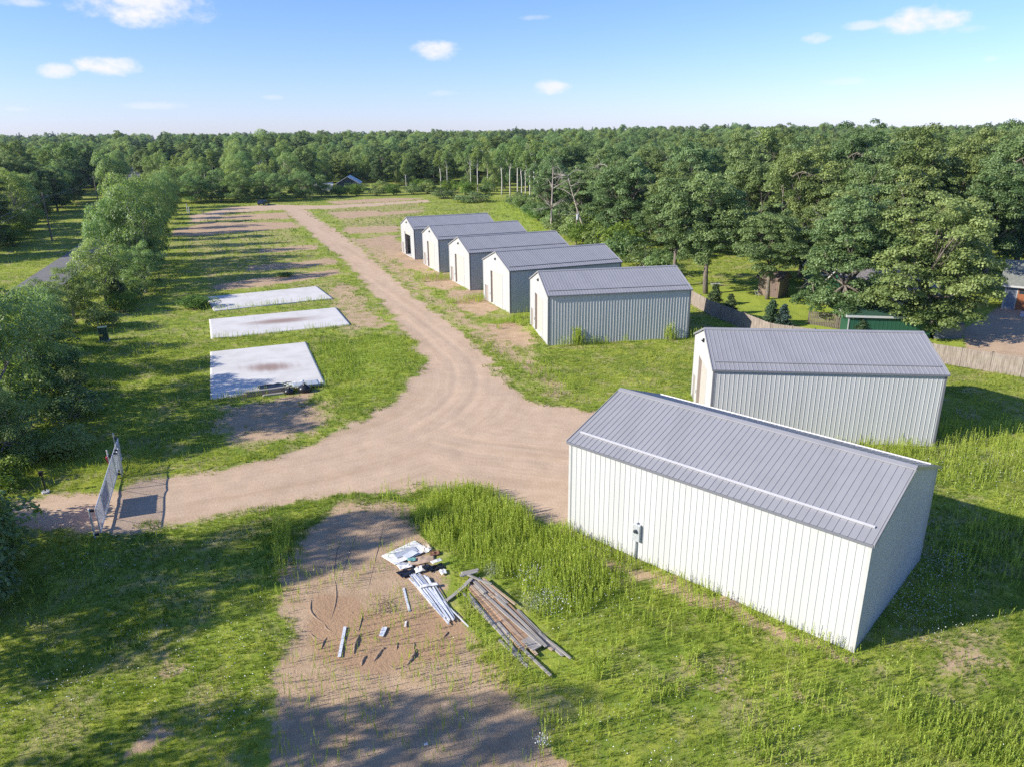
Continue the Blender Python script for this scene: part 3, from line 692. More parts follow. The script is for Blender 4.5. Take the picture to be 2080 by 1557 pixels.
M_bark = plain('oak_bark', (.16, .135, .11), .9, vary=.35, scale=6, bump=.5, streak=(1, 1, .25))
M_barkg = plain('grey_bark', (.26, .24, .21), .9, vary=.25, scale=6, streak=(1, 1, .25))
M_birch = plain('pale_birch_bark', (.60, .58, .54), .8, vary=.2, scale=5, c2=(.34, .31, .28), streak=(1, 1, .6))
M_dead = plain('dead_wood', (.36, .31, .27), .9, vary=.25, scale=5)
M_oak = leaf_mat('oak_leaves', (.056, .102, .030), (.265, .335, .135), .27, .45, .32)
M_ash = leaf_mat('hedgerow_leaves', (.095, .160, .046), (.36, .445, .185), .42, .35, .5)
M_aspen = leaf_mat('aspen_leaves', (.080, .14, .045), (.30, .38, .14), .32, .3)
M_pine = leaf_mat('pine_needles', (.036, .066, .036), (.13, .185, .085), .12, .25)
M_spruce = leaf_mat('blue_spruce_needles', (.035, .060, .045), (.12, .165, .14), .1, .2)
M_young = leaf_mat('young_leaves', (.08, .15, .025), (.24, .33, .07), .35, .3)

PROTO = {}
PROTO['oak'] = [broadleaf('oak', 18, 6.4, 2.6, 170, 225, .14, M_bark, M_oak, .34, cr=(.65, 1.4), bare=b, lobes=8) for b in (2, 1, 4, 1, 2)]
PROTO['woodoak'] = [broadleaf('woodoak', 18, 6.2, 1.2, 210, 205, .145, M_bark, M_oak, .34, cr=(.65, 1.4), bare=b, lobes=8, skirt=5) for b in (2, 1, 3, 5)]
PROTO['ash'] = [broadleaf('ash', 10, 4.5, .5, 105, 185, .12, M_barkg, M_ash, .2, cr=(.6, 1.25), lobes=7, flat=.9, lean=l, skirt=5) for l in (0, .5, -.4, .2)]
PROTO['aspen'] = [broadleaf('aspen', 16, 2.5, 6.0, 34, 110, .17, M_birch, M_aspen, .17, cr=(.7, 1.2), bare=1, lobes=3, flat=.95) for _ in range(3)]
PROTO['pine'] = [conifer('pine', 19, 3.6, 6.5, 40, .30, M_bark, M_pine, .24, 13, .05, .25) for _ in range(2)]
PROTO['spruce'] = [conifer('spruce', 2.6, 1.0, .15, 75, .11, M_bark, m, .06, 13, .2) for m in (M_pine, M_spruce)]
PROTO['scrub'] = [scrub('scrub', 2.6, 1.9, 22, 260, .105, M_barkg, m) for m in (M_ash, M_young, M_oak)]
def bare_tree(name, H, lean, mat=None):
    mb = MB(); ln = curve_pts((0, 0, -.3), (lean, .2, H), 8, 0, .02)
    mb.tube(ln, list(np.linspace(.26, .06, 8)), 8)
    for k in range(13):
        s = ln[rng.integers(3, 8)]; a = rng.random() * 2 * PI; L = rng.uniform(1.5, 4.2)
        e = s + V((math.cos(a) * L + (lean > 0) * .8, math.sin(a) * L, rng.uniform(-.4, 2.2)))
        pts = curve_pts(s, e, 5, .1, .08); mb.tube(pts, list(np.linspace(.08, .02, 5)), 5)
        for b in range(4):
            mb.tube(curve_pts(pts[rng.integers(1, 4)], e + rng.normal(size=3) * 1.1, 4, .05, .10), [.032, .024, .016, .01], 4)
    me = mb.mesh(name, M_dead); me.polygons.foreach_set('use_smooth', [True] * len(me.polygons)); return me

NATURAL = dict(woodoak=(18., 6.2), oak=(18., 6.4), ash=(10., 4.5), aspen=(16., 2.5), pine=(19., 3.6), spruce=(2.6, 1.0), scrub=(2.6, 1.9))
KIND = dict(woodoak=('oak_tree', 'tree'), oak=('oak_tree', 'tree'), ash=('broadleaf_tree', 'tree'), aspen=('aspen_tree', 'tree'), pine=('pine_tree', 'tree'), spruce=('spruce_tree', 'tree'), scrub=('bush', 'bush'))
N_TREES = 0
PLACED = []
def plant(kind, x, y, h, label, group=None, w=None, v=None, rz=None):
    """one tree (a trunk and a crown under an Empty); repeats share mesh data"""
    global N_TREES
    N_TREES += 1
    var = PROTO[kind]; v = int(rng.integers(len(var))) if v is None else v
    tm, cm = var[v]
    h0, r0 = NATURAL[kind]; sz = h / h0; sx = (w / 2 / r0) if w else sz * rng.uniform(.9, 1.12)
    nm, cat = KIND[kind]
    t = bpy.data.objects.new(nm, None); t.empty_display_size = .5
    z = float(gz(x, y))
    t.location = (x, y, z); t.rotation_euler = (0, 0, rng.random() * 2 * PI if rz is None else rz); t.scale = (sx, sx, sz)
    put(t); tag(t, label, cat, group)
    a = put(bpy.data.objects.new('trunk', tm), t); b = put(bpy.data.objects.new('crown', cm), t)
    PLACED.append((x, y, sx * r0))
    return t, b

def scatter_in(poly, dmin, n_max, avoid=(), seed=1):
    r = np.random.default_rng(seed); xs = [p[0] for p in poly]; ys = [p[1] for p in poly]; pts = []
    for _ in range(n_max * 40):
        x, y = r.uniform(min(xs), max(xs)), r.uniform(min(ys), max(ys))
        if not inside(V([x]), V([y]), poly)[0]: continue
        if any(inside(V([x]), V([y]), a)[0] for a in avoid): continue
        if any((x - a) ** 2 + (y - b) ** 2 < dmin * dmin for a, b in pts): continue
        pts.append((x, y))
        if len(pts) >= n_max: break
    return pts

# --- hedgerow between the road and the field (nearest first)
HEDGE = [(-36.0, 47.5, 12, 8), (-38.8, 42.8, 13.8, 7.5), (-38.6, 53.5, 10.4, 7.5), (-46, 52, 8.5, 7), (-42.2, 60.5, 8.2, 6.8), (-48.5, 59.5, 7.8, 6.5), (-45.6, 68, 7.2, 6.4),
         (-51.5, 68, 6.2, 6), (-50.0, 76.5, 6.2, 6), (-54.5, 78, 3.8, 4), (-52.0, 84.5, 6.3, 6), (-56.5, 87, 2.8, 3.5), (-32.6, 43.4, 5.5, 4.5), (-36.9, 41.2, 5.6, 5.5)]
hl = ['broadleaf tree at the driveway end of the hedgerow, low crown beside the gate', 'broad bushy tree in the hedgerow, level with the near slab', 'leafy hedgerow tree level with the near slab',
      'dense tree in the hedgerow along the paved road', 'leafy tree in the hedgerow behind the green utility box', 'rounded leafy tree in the hedgerow at the road verge',
      'bushy tree in the hedgerow overhanging the green utility box', 'bright crowned tree in the hedgerow hiding part of the road', 'leafy tree in the hedgerow beyond the green utility box',
      'small crowned tree in the hedgerow where the road shows', 'low bushy tree in the hedgerow beside the small spruce', 'low tree in the hedgerow against the grey road', 'small tree close behind the swing gate',
      'low leafy tree at the mouth of the driveway']
for (x, y, h, w), l in zip(HEDGE, hl): plant('ash', x, y, h, l, 'trees of the hedgerow along the road', w)
HEDGE2 = [(-53.0, 103.5, 15, 8.5, 'tall tree in the hedgerow with a bare leaning lower trunk'), (-51.5, 91, 8.5, 7.5, 'dense tree in the hedgerow filling the gap behind the small spruce'), (-50.0, 98.5, 7, 6, 'low tree in the hedgerow in front of the bare leaning trunk'), (-57.2, 104.5, 12.5, 6.5, 'tall broad tree in the hedgerow beside the tree with the bare trunk'), (-57.5, 112, 15.5, 8.5, 'tallest tree of the hedgerow, light green top above the field'),
          (-62.5, 116, 13, 8, 'tall hedgerow tree on the road side'), (-61.2, 122, 14.5, 8.5, None), (-64.5, 131, 14.5, 7, None), (-69, 140.5, 13.5, 6.5, None), (-73, 151, 13, 6.5, None),
          (-77.5, 161, 13, 7, None), (-81.5, 171, 12.5, 6.5, None), (-86, 182, 12, 6.5, None), (-90, 193, 12, 7, None), (-94, 204, 12, 7, None), (-99, 215, 12, 7, None), (-80, 156, 12, 6, None), (-103, 224, 12, 10, None)]
for (x, y, h, w, l) in HEDGE2: plant('ash', x, y, h, l or 'leafy tree in the far part of the hedgerow along the field edge', 'trees of the hedgerow along the road', w)
plant('spruce', -49.2, 89.5, 4.2, 'small yellow-green spruce in front of the hedgerow', w=2.6, v=0)
for (x, y, h, w, v, l) in [(-47.4, 87, 2.6, 3.6, 1, 'light green bush at the foot of the hedgerow beside the small spruce'), (-46, 79.5, 2.6, 3.8, 0, 'dark bush at the foot of the hedgerow beyond the utility box'), (-41.6, 64, 2.2, 4, 0, 'bush at the foot of the hedgerow on the near side of the utility box'),
                        (-33.2, 51.5, 2.4, 4.5, 2, 'dark bush under the hedgerow level with the near slab'), (-29.8, 44.6, 2.0, 3.6, 0, 'low bush under the tree behind the gate'), (-37.5, 57.5, 2.0, 4, 2, 'bush in deep shade under the hedgerow'),
                        (-26.2, 31.2, 4.0, 5.2, 0, 'large bush at the near side of the driveway'), (-28.6, 34.0, 3.6, 4.6, 1, 'bush overhanging the driveway mouth'), (-24.6, 27.6, 3.4, 4.4, 2, 'dark bush in the near corner of the field'), (-31.2, 40.2, 2.0, 3, 1, 'low bush beside the black keypad post'),
                        (-38.9, 89.2, 1.5, 4.4, 1, 'pale green weed bush at the corner of the clean slab'), (-50, 94, 2.4, 4.5, 0, 'bush at the foot of the tree with the bare leaning trunk'), (-55, 99, 2.6, 5, 2, 'bush in the shade behind the small spruce')]:
    plant('scrub', x, y, h, l, 'bushes along the hedgerow', w, v)
# trees standing just outside the left of the picture, whose shadows reach across the field
for i, (x, y, h, w) in enumerate([(-27.5, 12.2, 17.5, 8), (-32, 21.8, 11.5, 8), (-36.5, 27.0, 12, 7), (-25, 7.5, 14, 9), (-38, 33.5, 6, 6), (-28, 10.0, 13, 8), (-33, 26.5, 17.5, 6.5)]):
    plant('ash', x, y, h, 'tree of the hedgerow standing outside the view on the near side of the driveway', 'trees on the near side of the driveway', w)

# --- wood across the road on the left
LW = [(-100, 140, 16.5), (-106, 149, 16), (-103, 129, 17), (-108, 160, 15), (-114, 138, 19), (-113, 171, 14), (-119, 183, 13), (-124, 196, 12), (-133, 219, 14), (-130, 205, 12), (-112, 122, 18), (-122, 160, 17), (-127, 175, 16), (-138, 196, 16),
      (-140, 214, 17), (-137, 228, 14), (-143, 240, 14), (-147, 252, 14), (-153, 263, 15), (-150, 228, 18), (-157, 243, 19), (-146, 208, 18)]
for (x, y, h) in LW: plant('woodoak' if rng.random() < .6 else 'ash', x, y, h, 'tree at the edge of the wood on the far side of the paved road', 'trees across the paved road', h * .62)
for (x, y) in [(-97, 131), (-100, 147), (-106, 157), (-111, 167), (-117, 178), (-123, 190), (-128, 201)]: plant('scrub', x, y, 3.6, 'dark bush at the edge of the wood across the paved road', 'bushes across the paved road', 6.5)

# --- right oak wood
YARD = [(22.4, 95), (24, 82), (26, 71), (40, 62), (60, 55), (95, 55), (95, 99), (60, 99), (45, 100), (30, 101)]
RW = [(9, 172), (13, 149), (18.5, 125), (24, 106), (31, 104), (46, 103), (60, 103), (90, 104), (150, 110), (210, 160), (170, 260), (60, 262), (9, 215)]
inner = scatter_in(RW, 7.4, 150, seed=4)
for (x, y) in inner:
    edge = y < 122 or x < 24 + max(0, (y - 130) * .05)
    h = rng.uniform(14.5, 20.5) - (2.5 if x < 22 else 0) + (1.6 if x > 50 else 0) + (2.2 if rng.random() < .12 else 0)
    odd = rng.random()
    if odd < .06 and not edge: plant('aspen', x, y, h, 'slim light green aspen rising among the oaks', 'oaks of the wood behind the sheds')
    elif odd < .075 and not edge: plant('pine', x, y, h + 1, 'dark pine rising among the oaks', 'oaks of the wood behind the sheds')
    elif edge: plant('woodoak', x, y, h, 'dark green oak along the front edge of the dense oak wood', 'oaks of the wood behind the sheds', rng.uniform(10, 13.5))
    else: plant('woodoak', x, y, h, 'oak crown deep within the dense oak wood', 'oaks of the wood behind the sheds', rng.uniform(10, 13.5))
YO = [(25.6, 94.2, 16.5, 11, 'oak at the far corner of the mowed lawn, beside the wooden fence', 1), (22.5, 99.5, 15, 10, 'oak at the lawn corner behind the near end shed of the row', 0), (32.4, 90.4, 11.5, 9.5, 'open crowned oak standing in front of the brown garden shed', 2),
      (36.0, 77.4, 14.5, 10.5, 'oak at the end of the short picket fence beside the green garage', 3), (41.8, 72.0, 15.5, 11.8, 'big spreading oak between the green garage and the driveway', 2), (41, 92.5, 14, 11, 'oak behind the green gabled house', 1),
      (52, 96, 16.5, 12, 'oak behind the gravel driveway', 0), (64, 97.5, 17, 12, 'oak behind the house with the brown garage door', 3), (53, 89, 13, 10, 'oak between the green gabled house and the driveway', 4), (47.5, 99.5, 17, 12, 'oak between the lawn and the wood', 2)]
for (x, y, h, w, l, v) in YO: plant('woodoak' if 'big' in l or 'picket' in l else 'oak', x, y, h, l, None, w, v % 4)
for (x, y, h, v, l) in [(24.9, 87.4, 2.6, 0, 'small dark green spruce nearest the corner of the wooden fence'), (25.4, 82.6, 2.4, 0, 'small dark green spruce against the wooden fence'), (28.6, 77.8, 2.7, 0, 'small dark spruce beside the bluish spruce'), (29.6, 77.0, 2.4, 1, 'small bluish spruce on the mowed lawn'), (35.9, 72.6, 2.2, 0, 'little spruce in front of the green garage wall')]:
    plant('spruce', x, y, h, l, None, h * .72, v)
for (x, y, h, w, v) in [(5.5, 196, 3, 6, 0), (7.5, 182, 3.4, 6, 1), (9.5, 168, 3.4, 6, 0), (10.5, 158, 4, 6.5, 2), (12.5, 150, 3.6, 6, 0), (14.5, 140, 4.5, 7, 1), (16, 132, 4, 6, 0), (18.5, 121, 4.5, 7, 0), (20.5, 115, 4, 6, 2), (22.5, 108, 3.6, 6, 0), (12, 163, 6, 8, 2), (15.5, 146, 6, 8, 0), (18.8, 128, 6, 8, 1), (4, 210, 4, 7, 0), (2, 222, 4, 7, 2)]:
    plant('scrub', x, y, h, 'leafy bush at the foot of the oak wood beyond the row of sheds', 'bushes at the edge of the oak wood', w, v)
# dead trees at the corner of the wood
for (nm, x, y, h, ln, rz, l) in [('dead_tree', 8.6, 157, 13.5, .5, .4, 'dead tree with a straight bare trunk at the corner of the oak wood'), ('dead_tree', 15.5, 144, 12.5, 4.5, 2.9, 'dead leaning tree with pale bare branches in front of the oak wood'), ('dead_tree', 19, 150, 14, 1.5, 1.2, 'tall dead tree with a grey bare top among the oaks')]:
    me = bare_tree(nm, h, ln); o = put(bpy.data.objects.new(nm, me)); o.location = (x, y, 0); o.rotation_euler = (0, 0, rz); tag(o, l, 'dead tree')
# --- pale trunked aspens at the back right corner
for (x, y, h) in [(-3, 262, 17), (0, 256, 17), (2.5, 250, 18), (5, 247, 17), (3.5, 241, 17), (7.5, 238, 18), (9, 244, 17), (11, 232, 17), (6, 231, 16), (13, 226, 17), (9.5, 222, 16), (-12, 279, 16), (-15, 287, 17), (-24, 288, 15), (-27, 292, 15), (15, 218, 17), (12, 214, 16)]:
    plant('aspen', x, y, h, 'slim aspen with a pale trunk in the stand at the far field corner', 'pale trunked aspens at the far corner of the field')
plant('aspen', -38.5, 278, 12, 'lone half bare birch with a white trunk beside the clearing')

# --- wood along the far edge of the field
BW = [(-98, 240), (-90, 246), (-81, 244), (-73, 258), (-66, 262), (-58, 268)]
front = [(-101, 241, 10), (-95, 246, 11), (-88, 243, 10), (-82, 249, 10), (-76, 245.5, 9), (-70, 256, 9.5), (-84, 258, 12), (-94, 258, 13), (-104, 252, 13), (-110, 243, 12), (-74, 262, 10), (-66, 262, 8)]
for (x, y, h) in front: plant('ash', x, y, h, 'rounded tree at the far edge of the field behind the parked car', 'trees behind the parked car', h * .95)
for (x, y, h, w) in [(-60, 264, 4, 7), (-54, 266, 4.5, 7), (-47, 266, 3.6, 6), (-41, 268, 4.2, 7), (-35, 272, 4, 7), (-30, 274, 4.6, 7), (-22, 276, 5, 8), (-58, 276, 4, 8), (-48, 280, 4, 8), (-33, 284, 5, 8), (-16, 266, 5, 8), (-8, 268, 4, 7)]:
    plant('scrub', x, y, h, 'green bush in the clearing at the far edge of the field', 'bushes in the far clearing', w)
zone = [(-150, 262), (-104, 262), (-80, 270), (-80, 318), (-20, 318), (-10, 275), (6, 268), (40, 268), (60, 330), (-150, 330)]
for (x, y) in scatter_in(zone, 9.0, 60, seed=8):
    k = rng.choice(['ash', 'aspen', 'pine', 'woodoak'], p=[.45, .25, .15, .15]); h = rng.uniform(13, 18)
    plant(k, x, y, h, {'ash': 'bushy tree in the mixed wood beyond the field', 'aspen': 'light green aspen in the mixed wood beyond the field', 'pine': 'dark pine in the mixed wood beyond the field', 'woodoak': 'dark oak in the mixed wood beyond the field'}[k], 'mixed wood beyond the field', None if k in ('aspen', 'pine') else h * .6)

# --- the endless forest behind: one mass, instanced on points
def forest():
    r = np.random.default_rng(11); P = []; I = []; S = []; A = []
    def fill(x0f, x1f, y0, y1, d0, growth):
        y = y0
        while y < y1:
            d = d0 + (y - y0) * growth; x0, x1 = x0f(y), x1f(y)
            n = max(0, int((x1 - x0) / d))
            xs = x0 + (np.arange(n) + r.random(n)) * d; ys = y + r.normal(size=n) * d * .35
            road = np.abs(xs - (-129 - .44 * (ys - 234))) < 9
            clump = vnoise(xs * .02, ys * .02)
            for x_, y_, c_ in zip(xs[~road], ys[~road], clump[~road]):
                h = r.uniform(12.5, 18.5) + 9 * (c_ - .5) + (3 if r.random() < .05 else 0)
                P.append((x_, y_, float(far_rise(x_, y_))))
                k = r.choice(4, p=[.35, .25, .2, .2] if c_ < .5 else [.2, .2, .2, .4])
                nat = (18., 10., 16., 19.)[k]; I.append(k); S.append(h / nat); A.append(r.random() * 6.28)
            y += d * .85
    fill(lambda y: -.80 * y - 40, lambda y: .78 * y + 30, 335, 620, 9, .012)
    fill(lambda y: -.80 * y - 40, lambda y: .78 * y + 30, 620, 1500, 13, .012)
    fill(lambda y: -.82 * y - 50, lambda y: -152, 262, 335, 9, 0)
    fill(lambda y: 64, lambda y: .80 * y + 40, 264, 335, 9, 0)
    fill(lambda y: max(95, 215 - (y - 105) * .3), lambda y: .80 * y + 60, 108, 264, 9, 0)
    fill(lambda y: -.82 * y - 60, lambda y: -157 - (y - 160) * .1, 150, 262, 9, 0)
    n = len(P)
    me = bpy.data.meshes.new('forest'); me.vertices.add(n); me.vertices.foreach_set('co', np.asarray(P, np.float32).ravel())
    a = me.attributes.new('pick', 'INT', 'POINT'); a.data.foreach_set('value', np.asarray(I, np.int32))
    a = me.attributes.new('size', 'FLOAT', 'POINT'); a.data.foreach_set('value', np.asarray(S, np.float32))
    a = me.attributes.new('turn', 'FLOAT_VECTOR', 'POINT'); a.data.foreach_set('vector', np.stack([np.zeros(n), np.zeros(n), A], 1).astype(np.float32).ravel())
    ob = put(bpy.data.objects.new('forest', me)); tag(ob, kind='stuff'); ob['label'] = 'endless green forest stretching to the horizon'; ob['category'] = 'forest'
    ng = bpy.data.node_groups.new('forest_nodes', 'GeometryNodeTree')
    ng.interface.new_socket('Geometry', in_out='INPUT', socket_type='NodeSocketGeometry'); ng.interface.new_socket('Geometry', in_out='OUTPUT', socket_type='NodeSocketGeometry')
    N = ng.nodes; L = ng.links
    gi = N.new('NodeGroupInput'); go = N.new('NodeGroupOutput'); iop = N.new('GeometryNodeInstanceOnPoints'); jn = N.new('GeometryNodeJoinGeometry')
    need = {}
    for o in col.objects:
        if o.name.split('.')[0] == 'crown':
            for k, key in enumerate(('woodoak', 'ash', 'aspen', 'pine')):
                if k not in need and o.data in [c for _, c in PROTO[key]]: need[k] = o
    for k in (3, 2, 1, 0):
        oi = N.new('GeometryNodeObjectInfo'); oi.transform_space = 'ORIGINAL'; oi.inputs['Object'].default_value = need[k]
        g2i = N.new('GeometryNodeGeometryToInstance'); L.new(oi.outputs['Geometry'], g2i.inputs[0]); L.new(g2i.outputs[0], jn.inputs[0])
    def named(nm, typ):
        a = N.new('GeometryNodeInputNamedAttribute'); a.data_type = typ; a.inputs[0].default_value = nm; return a.outputs[0]
    L.new(gi.outputs[0], iop.inputs['Points']); L.new(jn.outputs[0], iop.inputs['Instance'])
    iop.inputs['Pick Instance'].default_value = True
    L.new(named('pick', 'INT'), iop.inputs['Instance Index']); L.new(named('turn', 'FLOAT_VECTOR'), iop.inputs['Rotation']); L.new(named('size', 'FLOAT'), iop.inputs['Scale'])
    L.new(iop.outputs[0], go.inputs[0])
    md = ob.modifiers.new('trees', 'NODES'); md.node_group = ng
    print('forest trees', n, 'individual trees', N_TREES)
forest()

# ------------------------------------------------------------------ paved road
ROAD = smooth_line([(-30, -10), (-42, 30), (-50.5, 56), (-60.0, 84), (-64.8, 95.3), (-71.7, 114.5), (-81.0, 142), (-93, 172), (-106, 200), (-129, 248), (-160, 318), (-200, 400), (-330, 680)], 2)
def road_mesh(line, w, z):
    v = []; f = []
    for i, (x, y) in enumerate(line):
        a = V(line[max(i - 1, 0)]); b = V(line[min(i + 1, len(line) - 1)]); d = b - a; d /= np.linalg.norm(d); n = V((d[1], -d[0]))
        for k in (-1, -.33, .33, 1):
            p = V((x, y)) + n * k * w / 2; v.append((p[0], p[1], float(far_rise(x, y)) + z + (.05 if abs(k) < .5 else 0)))
        if i: f += [((i - 1) * 4 + k, (i - 1) * 4 + k + 1, i * 4 + k + 1, i * 4 + k) for k in range(3)]
    return MB().add(v, f)
M_asph = plain('worn_asphalt', (.16, .155, .15), .9, vary=.18, scale=1.2, bump=.3, bscale=30)
tag(road_mesh(ROAD, 6.2, .12).build('road', M_asph), kind='structure')
tag(road_mesh([(-46.5, 35.2), (-40, 35.6), (-34, 36.2), (-30, 36.8)], 5.2, .05).build('driveway_apron', M_ground), kind='structure')

# ------------------------------------------------------------------ grass, weeds and flowers (stuff)
SHED_BOX = [(a[1], a[2], a[3]) for a in SHEDS]
def in_shed(x, y, pad=.1):
    r = np.zeros(x.shape, bool)
    for (sx, sy, an) in SHED_BOX:
        u = (x - sx) * math.cos(an) + (y - sy) * math.sin(an); v = -(x - sx) * math.sin(an) + (y - sy) * math.cos(an)
        r |= (u > -pad) & (u < SL + pad) & (np.abs(v) < SW / 2 + pad)
    return r
SLABS = [[(-29.69, 68.8), (-21.15, 72.15), (-15.89, 58.65), (-24.25, 55.12)], [(-35.04, 82.35), (-21.48, 87.97), (-18.1, 79.29), (-31.72, 73.94)], [(-39.85, 94.55), (-26.8, 101.18), (-23.5, 92.94), (-37.13, 87.72)]]
def in_slab(x, y):
    r = np.zeros(x.shape, bool)
    for p in SLABS: r |= inside(x, y, p)
    return r
def spread(n, y0, y1, pad=3):
    """random spots on the ground, wide enough for a step to either side"""
    u = rng.random(n); y = np.sqrt(u * (y1 * y1 - y0 * y0) + y0 * y0)
    x = (rng.random(n) * 2 - 1) * (.82 * y + pad)
    return x, y
HEAPS = [[(-2.7, 30.4), (-1.2, 30.2), (2.2, 24.4), (1.0, 23.0), (-1.0, 26.0), (-2.3, 28.9)], [(-6.5, 31.3), (-4.9, 33.2), (-3.2, 31.6), (-2.3, 26.4), (-3.2, 26.2), (-4.9, 29.2)]]
def in_heap(x, y): return inside(x, y, HEAPS[0]) | inside(x, y, HEAPS[1])
def keep(x, y, d_max=.5):
    d = sample(F_dirt, x, y); n = (fbm(x * .9, y * .9, 3) - .5) * .9
    road = np.abs(x + 64.8 + (y - 95.3) * .345) < 3.6
    return (d + n * .6 + rng.random(x.shape) * .25 - .12 < d_max) & ~in_shed(x, y) & ~in_slab(x, y) & ~in_heap(x, y) & (sample(F_lawn, x, y) < .5) & (sample(F_drive, x, y) < .5) & ~road

def blades(x, y, h, w, lean, tone, per):
    n = len(x); X = np.repeat(x, per); Y = np.repeat(y, per); m = n * per
    H = np.repeat(h, per) * (.55 + .6 * rng.random(m)); a = rng.random(m) * 2 * PI; le = lean * (.3 + rng.random(m)) * H
    sp = np.repeat(h, per) * .22 * rng.random(m); b = rng.random(m) * 2 * PI
    X = X + sp * np.cos(b); Y = Y + sp * np.sin(b); Z = gz(X, Y)
    f = rng.random(m) * 2 * PI; W = np.repeat(w, per)
    dx, dy = np.cos(f) * W / 2, np.sin(f) * W / 2
    v = np.empty((m, 3, 3), np.float32)
    v[:, 0] = np.stack([X - dx, Y - dy, Z - .03], 1); v[:, 1] = np.stack([X + dx, Y + dy, Z - .03], 1)
    v[:, 2] = np.stack([X + le * np.cos(a), Y + le * np.sin(a), Z + H], 1)
    T = np.clip(np.repeat(tone, per) + rng.normal(size=m) * .1, 0, 1)
    return v.reshape(-1, 3), np.repeat(T, 3)

M_grass = leaf_mat('grass_blades', GB_DARK, GB_LIGHT, .40, 0.0) if 'GB_DARK' in globals() else leaf_mat('grass_blades', (.15, .225, .034), (.50, .525, .11), .42, 0.0)
M_weed = leaf_mat('weed_stalks', (.21, .31, .042), (.50, .56, .12), .40, 0.0)
def tone_at(x, y):
    return np.clip(.30 + (fbm(x * .12 + 3, y * .12, 3) - .5) * 1.3 + (fbm(x * .7, y * .7, 3) - .5) * .9 + .25 * sample(F_lush, x, y), 0, 1)
GRASS_D = 1.0
vs = []; ts = []
for (n, y0, y1, h, w, per) in [(70000, 15, 42, .17, .022, 6), (60000, 42, 75, .2, .04, 5), (36000, 75, 135, .22, .075, 4), (22000, 135, 250, .3, .16, 4)]:
    x, y = spread(int(n * GRASS_D), y0, y1); k = keep(x, y, .52); x, y = x[k], y[k]
    lu = sample(F_lush, x, y); hh = h * (.5 + 1.1 * fbm(x * .3 + 60, y * .3, 3) + .8 * lu + .3 * rng.random(len(x)))
    a, t = blades(x, y, hh, np.full(len(x), w), .55, tone_at(x, y), per); vs.append(a); ts.append(t)
v = np.vstack(vs); t = np.concatenate(ts)
me = np_mesh('grass', v, np.arange(len(v)), np.arange(len(v) // 3) * 3, [M_grass], attrs=dict(tone=t))
tag(put(bpy.data.objects.new('grass', me)), kind='stuff')

# tall single-stemmed weeds: a thin stalk with small leaves all the way up
def stalks(x, y, h, tone, nleaf=10, lw=.045):
    nleaf = int(nleaf * 1.4); lw = lw * .8
    n = len(x); Z = gz(x, y)
    lx = rng.normal(size=n) * .10 * h; ly = rng.normal(size=n) * .10 * h
    t = (np.arange(nleaf) + .5) / nleaf * .92 + .08
    px = x[:, None] + lx[:, None] * t; py = y[:, None] + ly[:, None] * t; pz = Z[:, None] + h[:, None] * t
    a = rng.random((n, nleaf)) * 2 * PI; L = h[:, None] * (.155 * (1.05 - t * .75)) * (.7 + .6 * rng.random((n, nleaf)))
    dx, dy = np.cos(a), np.sin(a); W = lw * (.7 + .5 * rng.random((n, nleaf)))
    v = np.empty((n, nleaf, 4, 3), np.float32)
    for c, (al, sd, up) in enumerate(((0, 0, 0), (.35, 1, .55), (.55, 0, 1.0), (.35, -1, .55))):
        v[:, :, c, 0] = px + dx * L * al - dy * W * sd * .5; v[:, :, c, 1] = py + dy * L * al + dx * W * sd * .5; v[:, :, c, 2] = pz + L * up
    T1 = np.clip(np.repeat(tone, nleaf) + rng.normal(size=n * nleaf) * .12, 0, 1)
    s = np.empty((n, 4, 3), np.float32); f = rng.random(n) * 2 * PI; q = .011
    for c, (tt, sd) in enumerate(((-.04, -1), (-.04, 1), (1, .5), (1, -.5))):
        s[:, c, 0] = x + lx * tt + np.cos(f) * q * sd; s[:, c, 1] = y + ly * tt + np.sin(f) * q * sd; s[:, c, 2] = Z + h * tt
    return np.vstack([v.reshape(-1, 3), s.reshape(-1, 3)]), np.concatenate([np.repeat(T1, 4), np.repeat(tone * .8, 4)])
def pts_in(poly, n):
    poly = [tuple(p) for p in poly]; xs = [p[0] for p in poly]; ys = [p[1] for p in poly]
    x = rng.uniform(min(xs), max(xs), n); y = rng.uniform(min(ys), max(ys), n); k = inside(x, y, poly); return x[k], y[k]
vs = []; ts = []
def weeds(x, y, h0, h1, tone, lw=.045, nleaf=10, clump=.45):
    k = (fbm(x * .55 + 9, y * .55 + 70, 3) > clump) & ~in_shed(x, y, .12) & ~in_slab(x, y) & ~in_heap(x, y); x, y = x[k], y[k]
    if not len(x): return
    h = rng.uniform(h0, h1, len(x)) * (.6 + .8 * fbm(x * .4, y * .4 + 5, 2))
    a, t = stalks(x, y, h, np.clip(tone + rng.normal(size=len(x)) * .15, 0, 1), nleaf, lw); vs.append(a); ts.append(t)
for (w, s, p) in LUSH[:2]: weeds(*pts_in(p, 6500 if w > .9 else 420), .5, 1.05, .62, clump=.30)
x, y = spread(27000, 16, 48); k = keep(x, y, .58) & (x > -8) & (fbm(x * .16 + 5, y * .16, 2) + .25 * rng.random(len(x)) > .52); weeds(x[k], y[k], .4, 1.0, .72, .05, 9, clump=.36)
x, y = spread(16000, 16, 60); k = keep(x, y, .45); weeds(x[k], y[k], .25, .6, .5, clump=.5)
x, y = pts_in(LOT, 2600); k = (fbm(x * .5, y * .5) > .47) & (y < 33); weeds(x[k][:800], y[k][:800], .25, .6, .6, .045, 8, .0)      # sparse seedlings on the bare soil
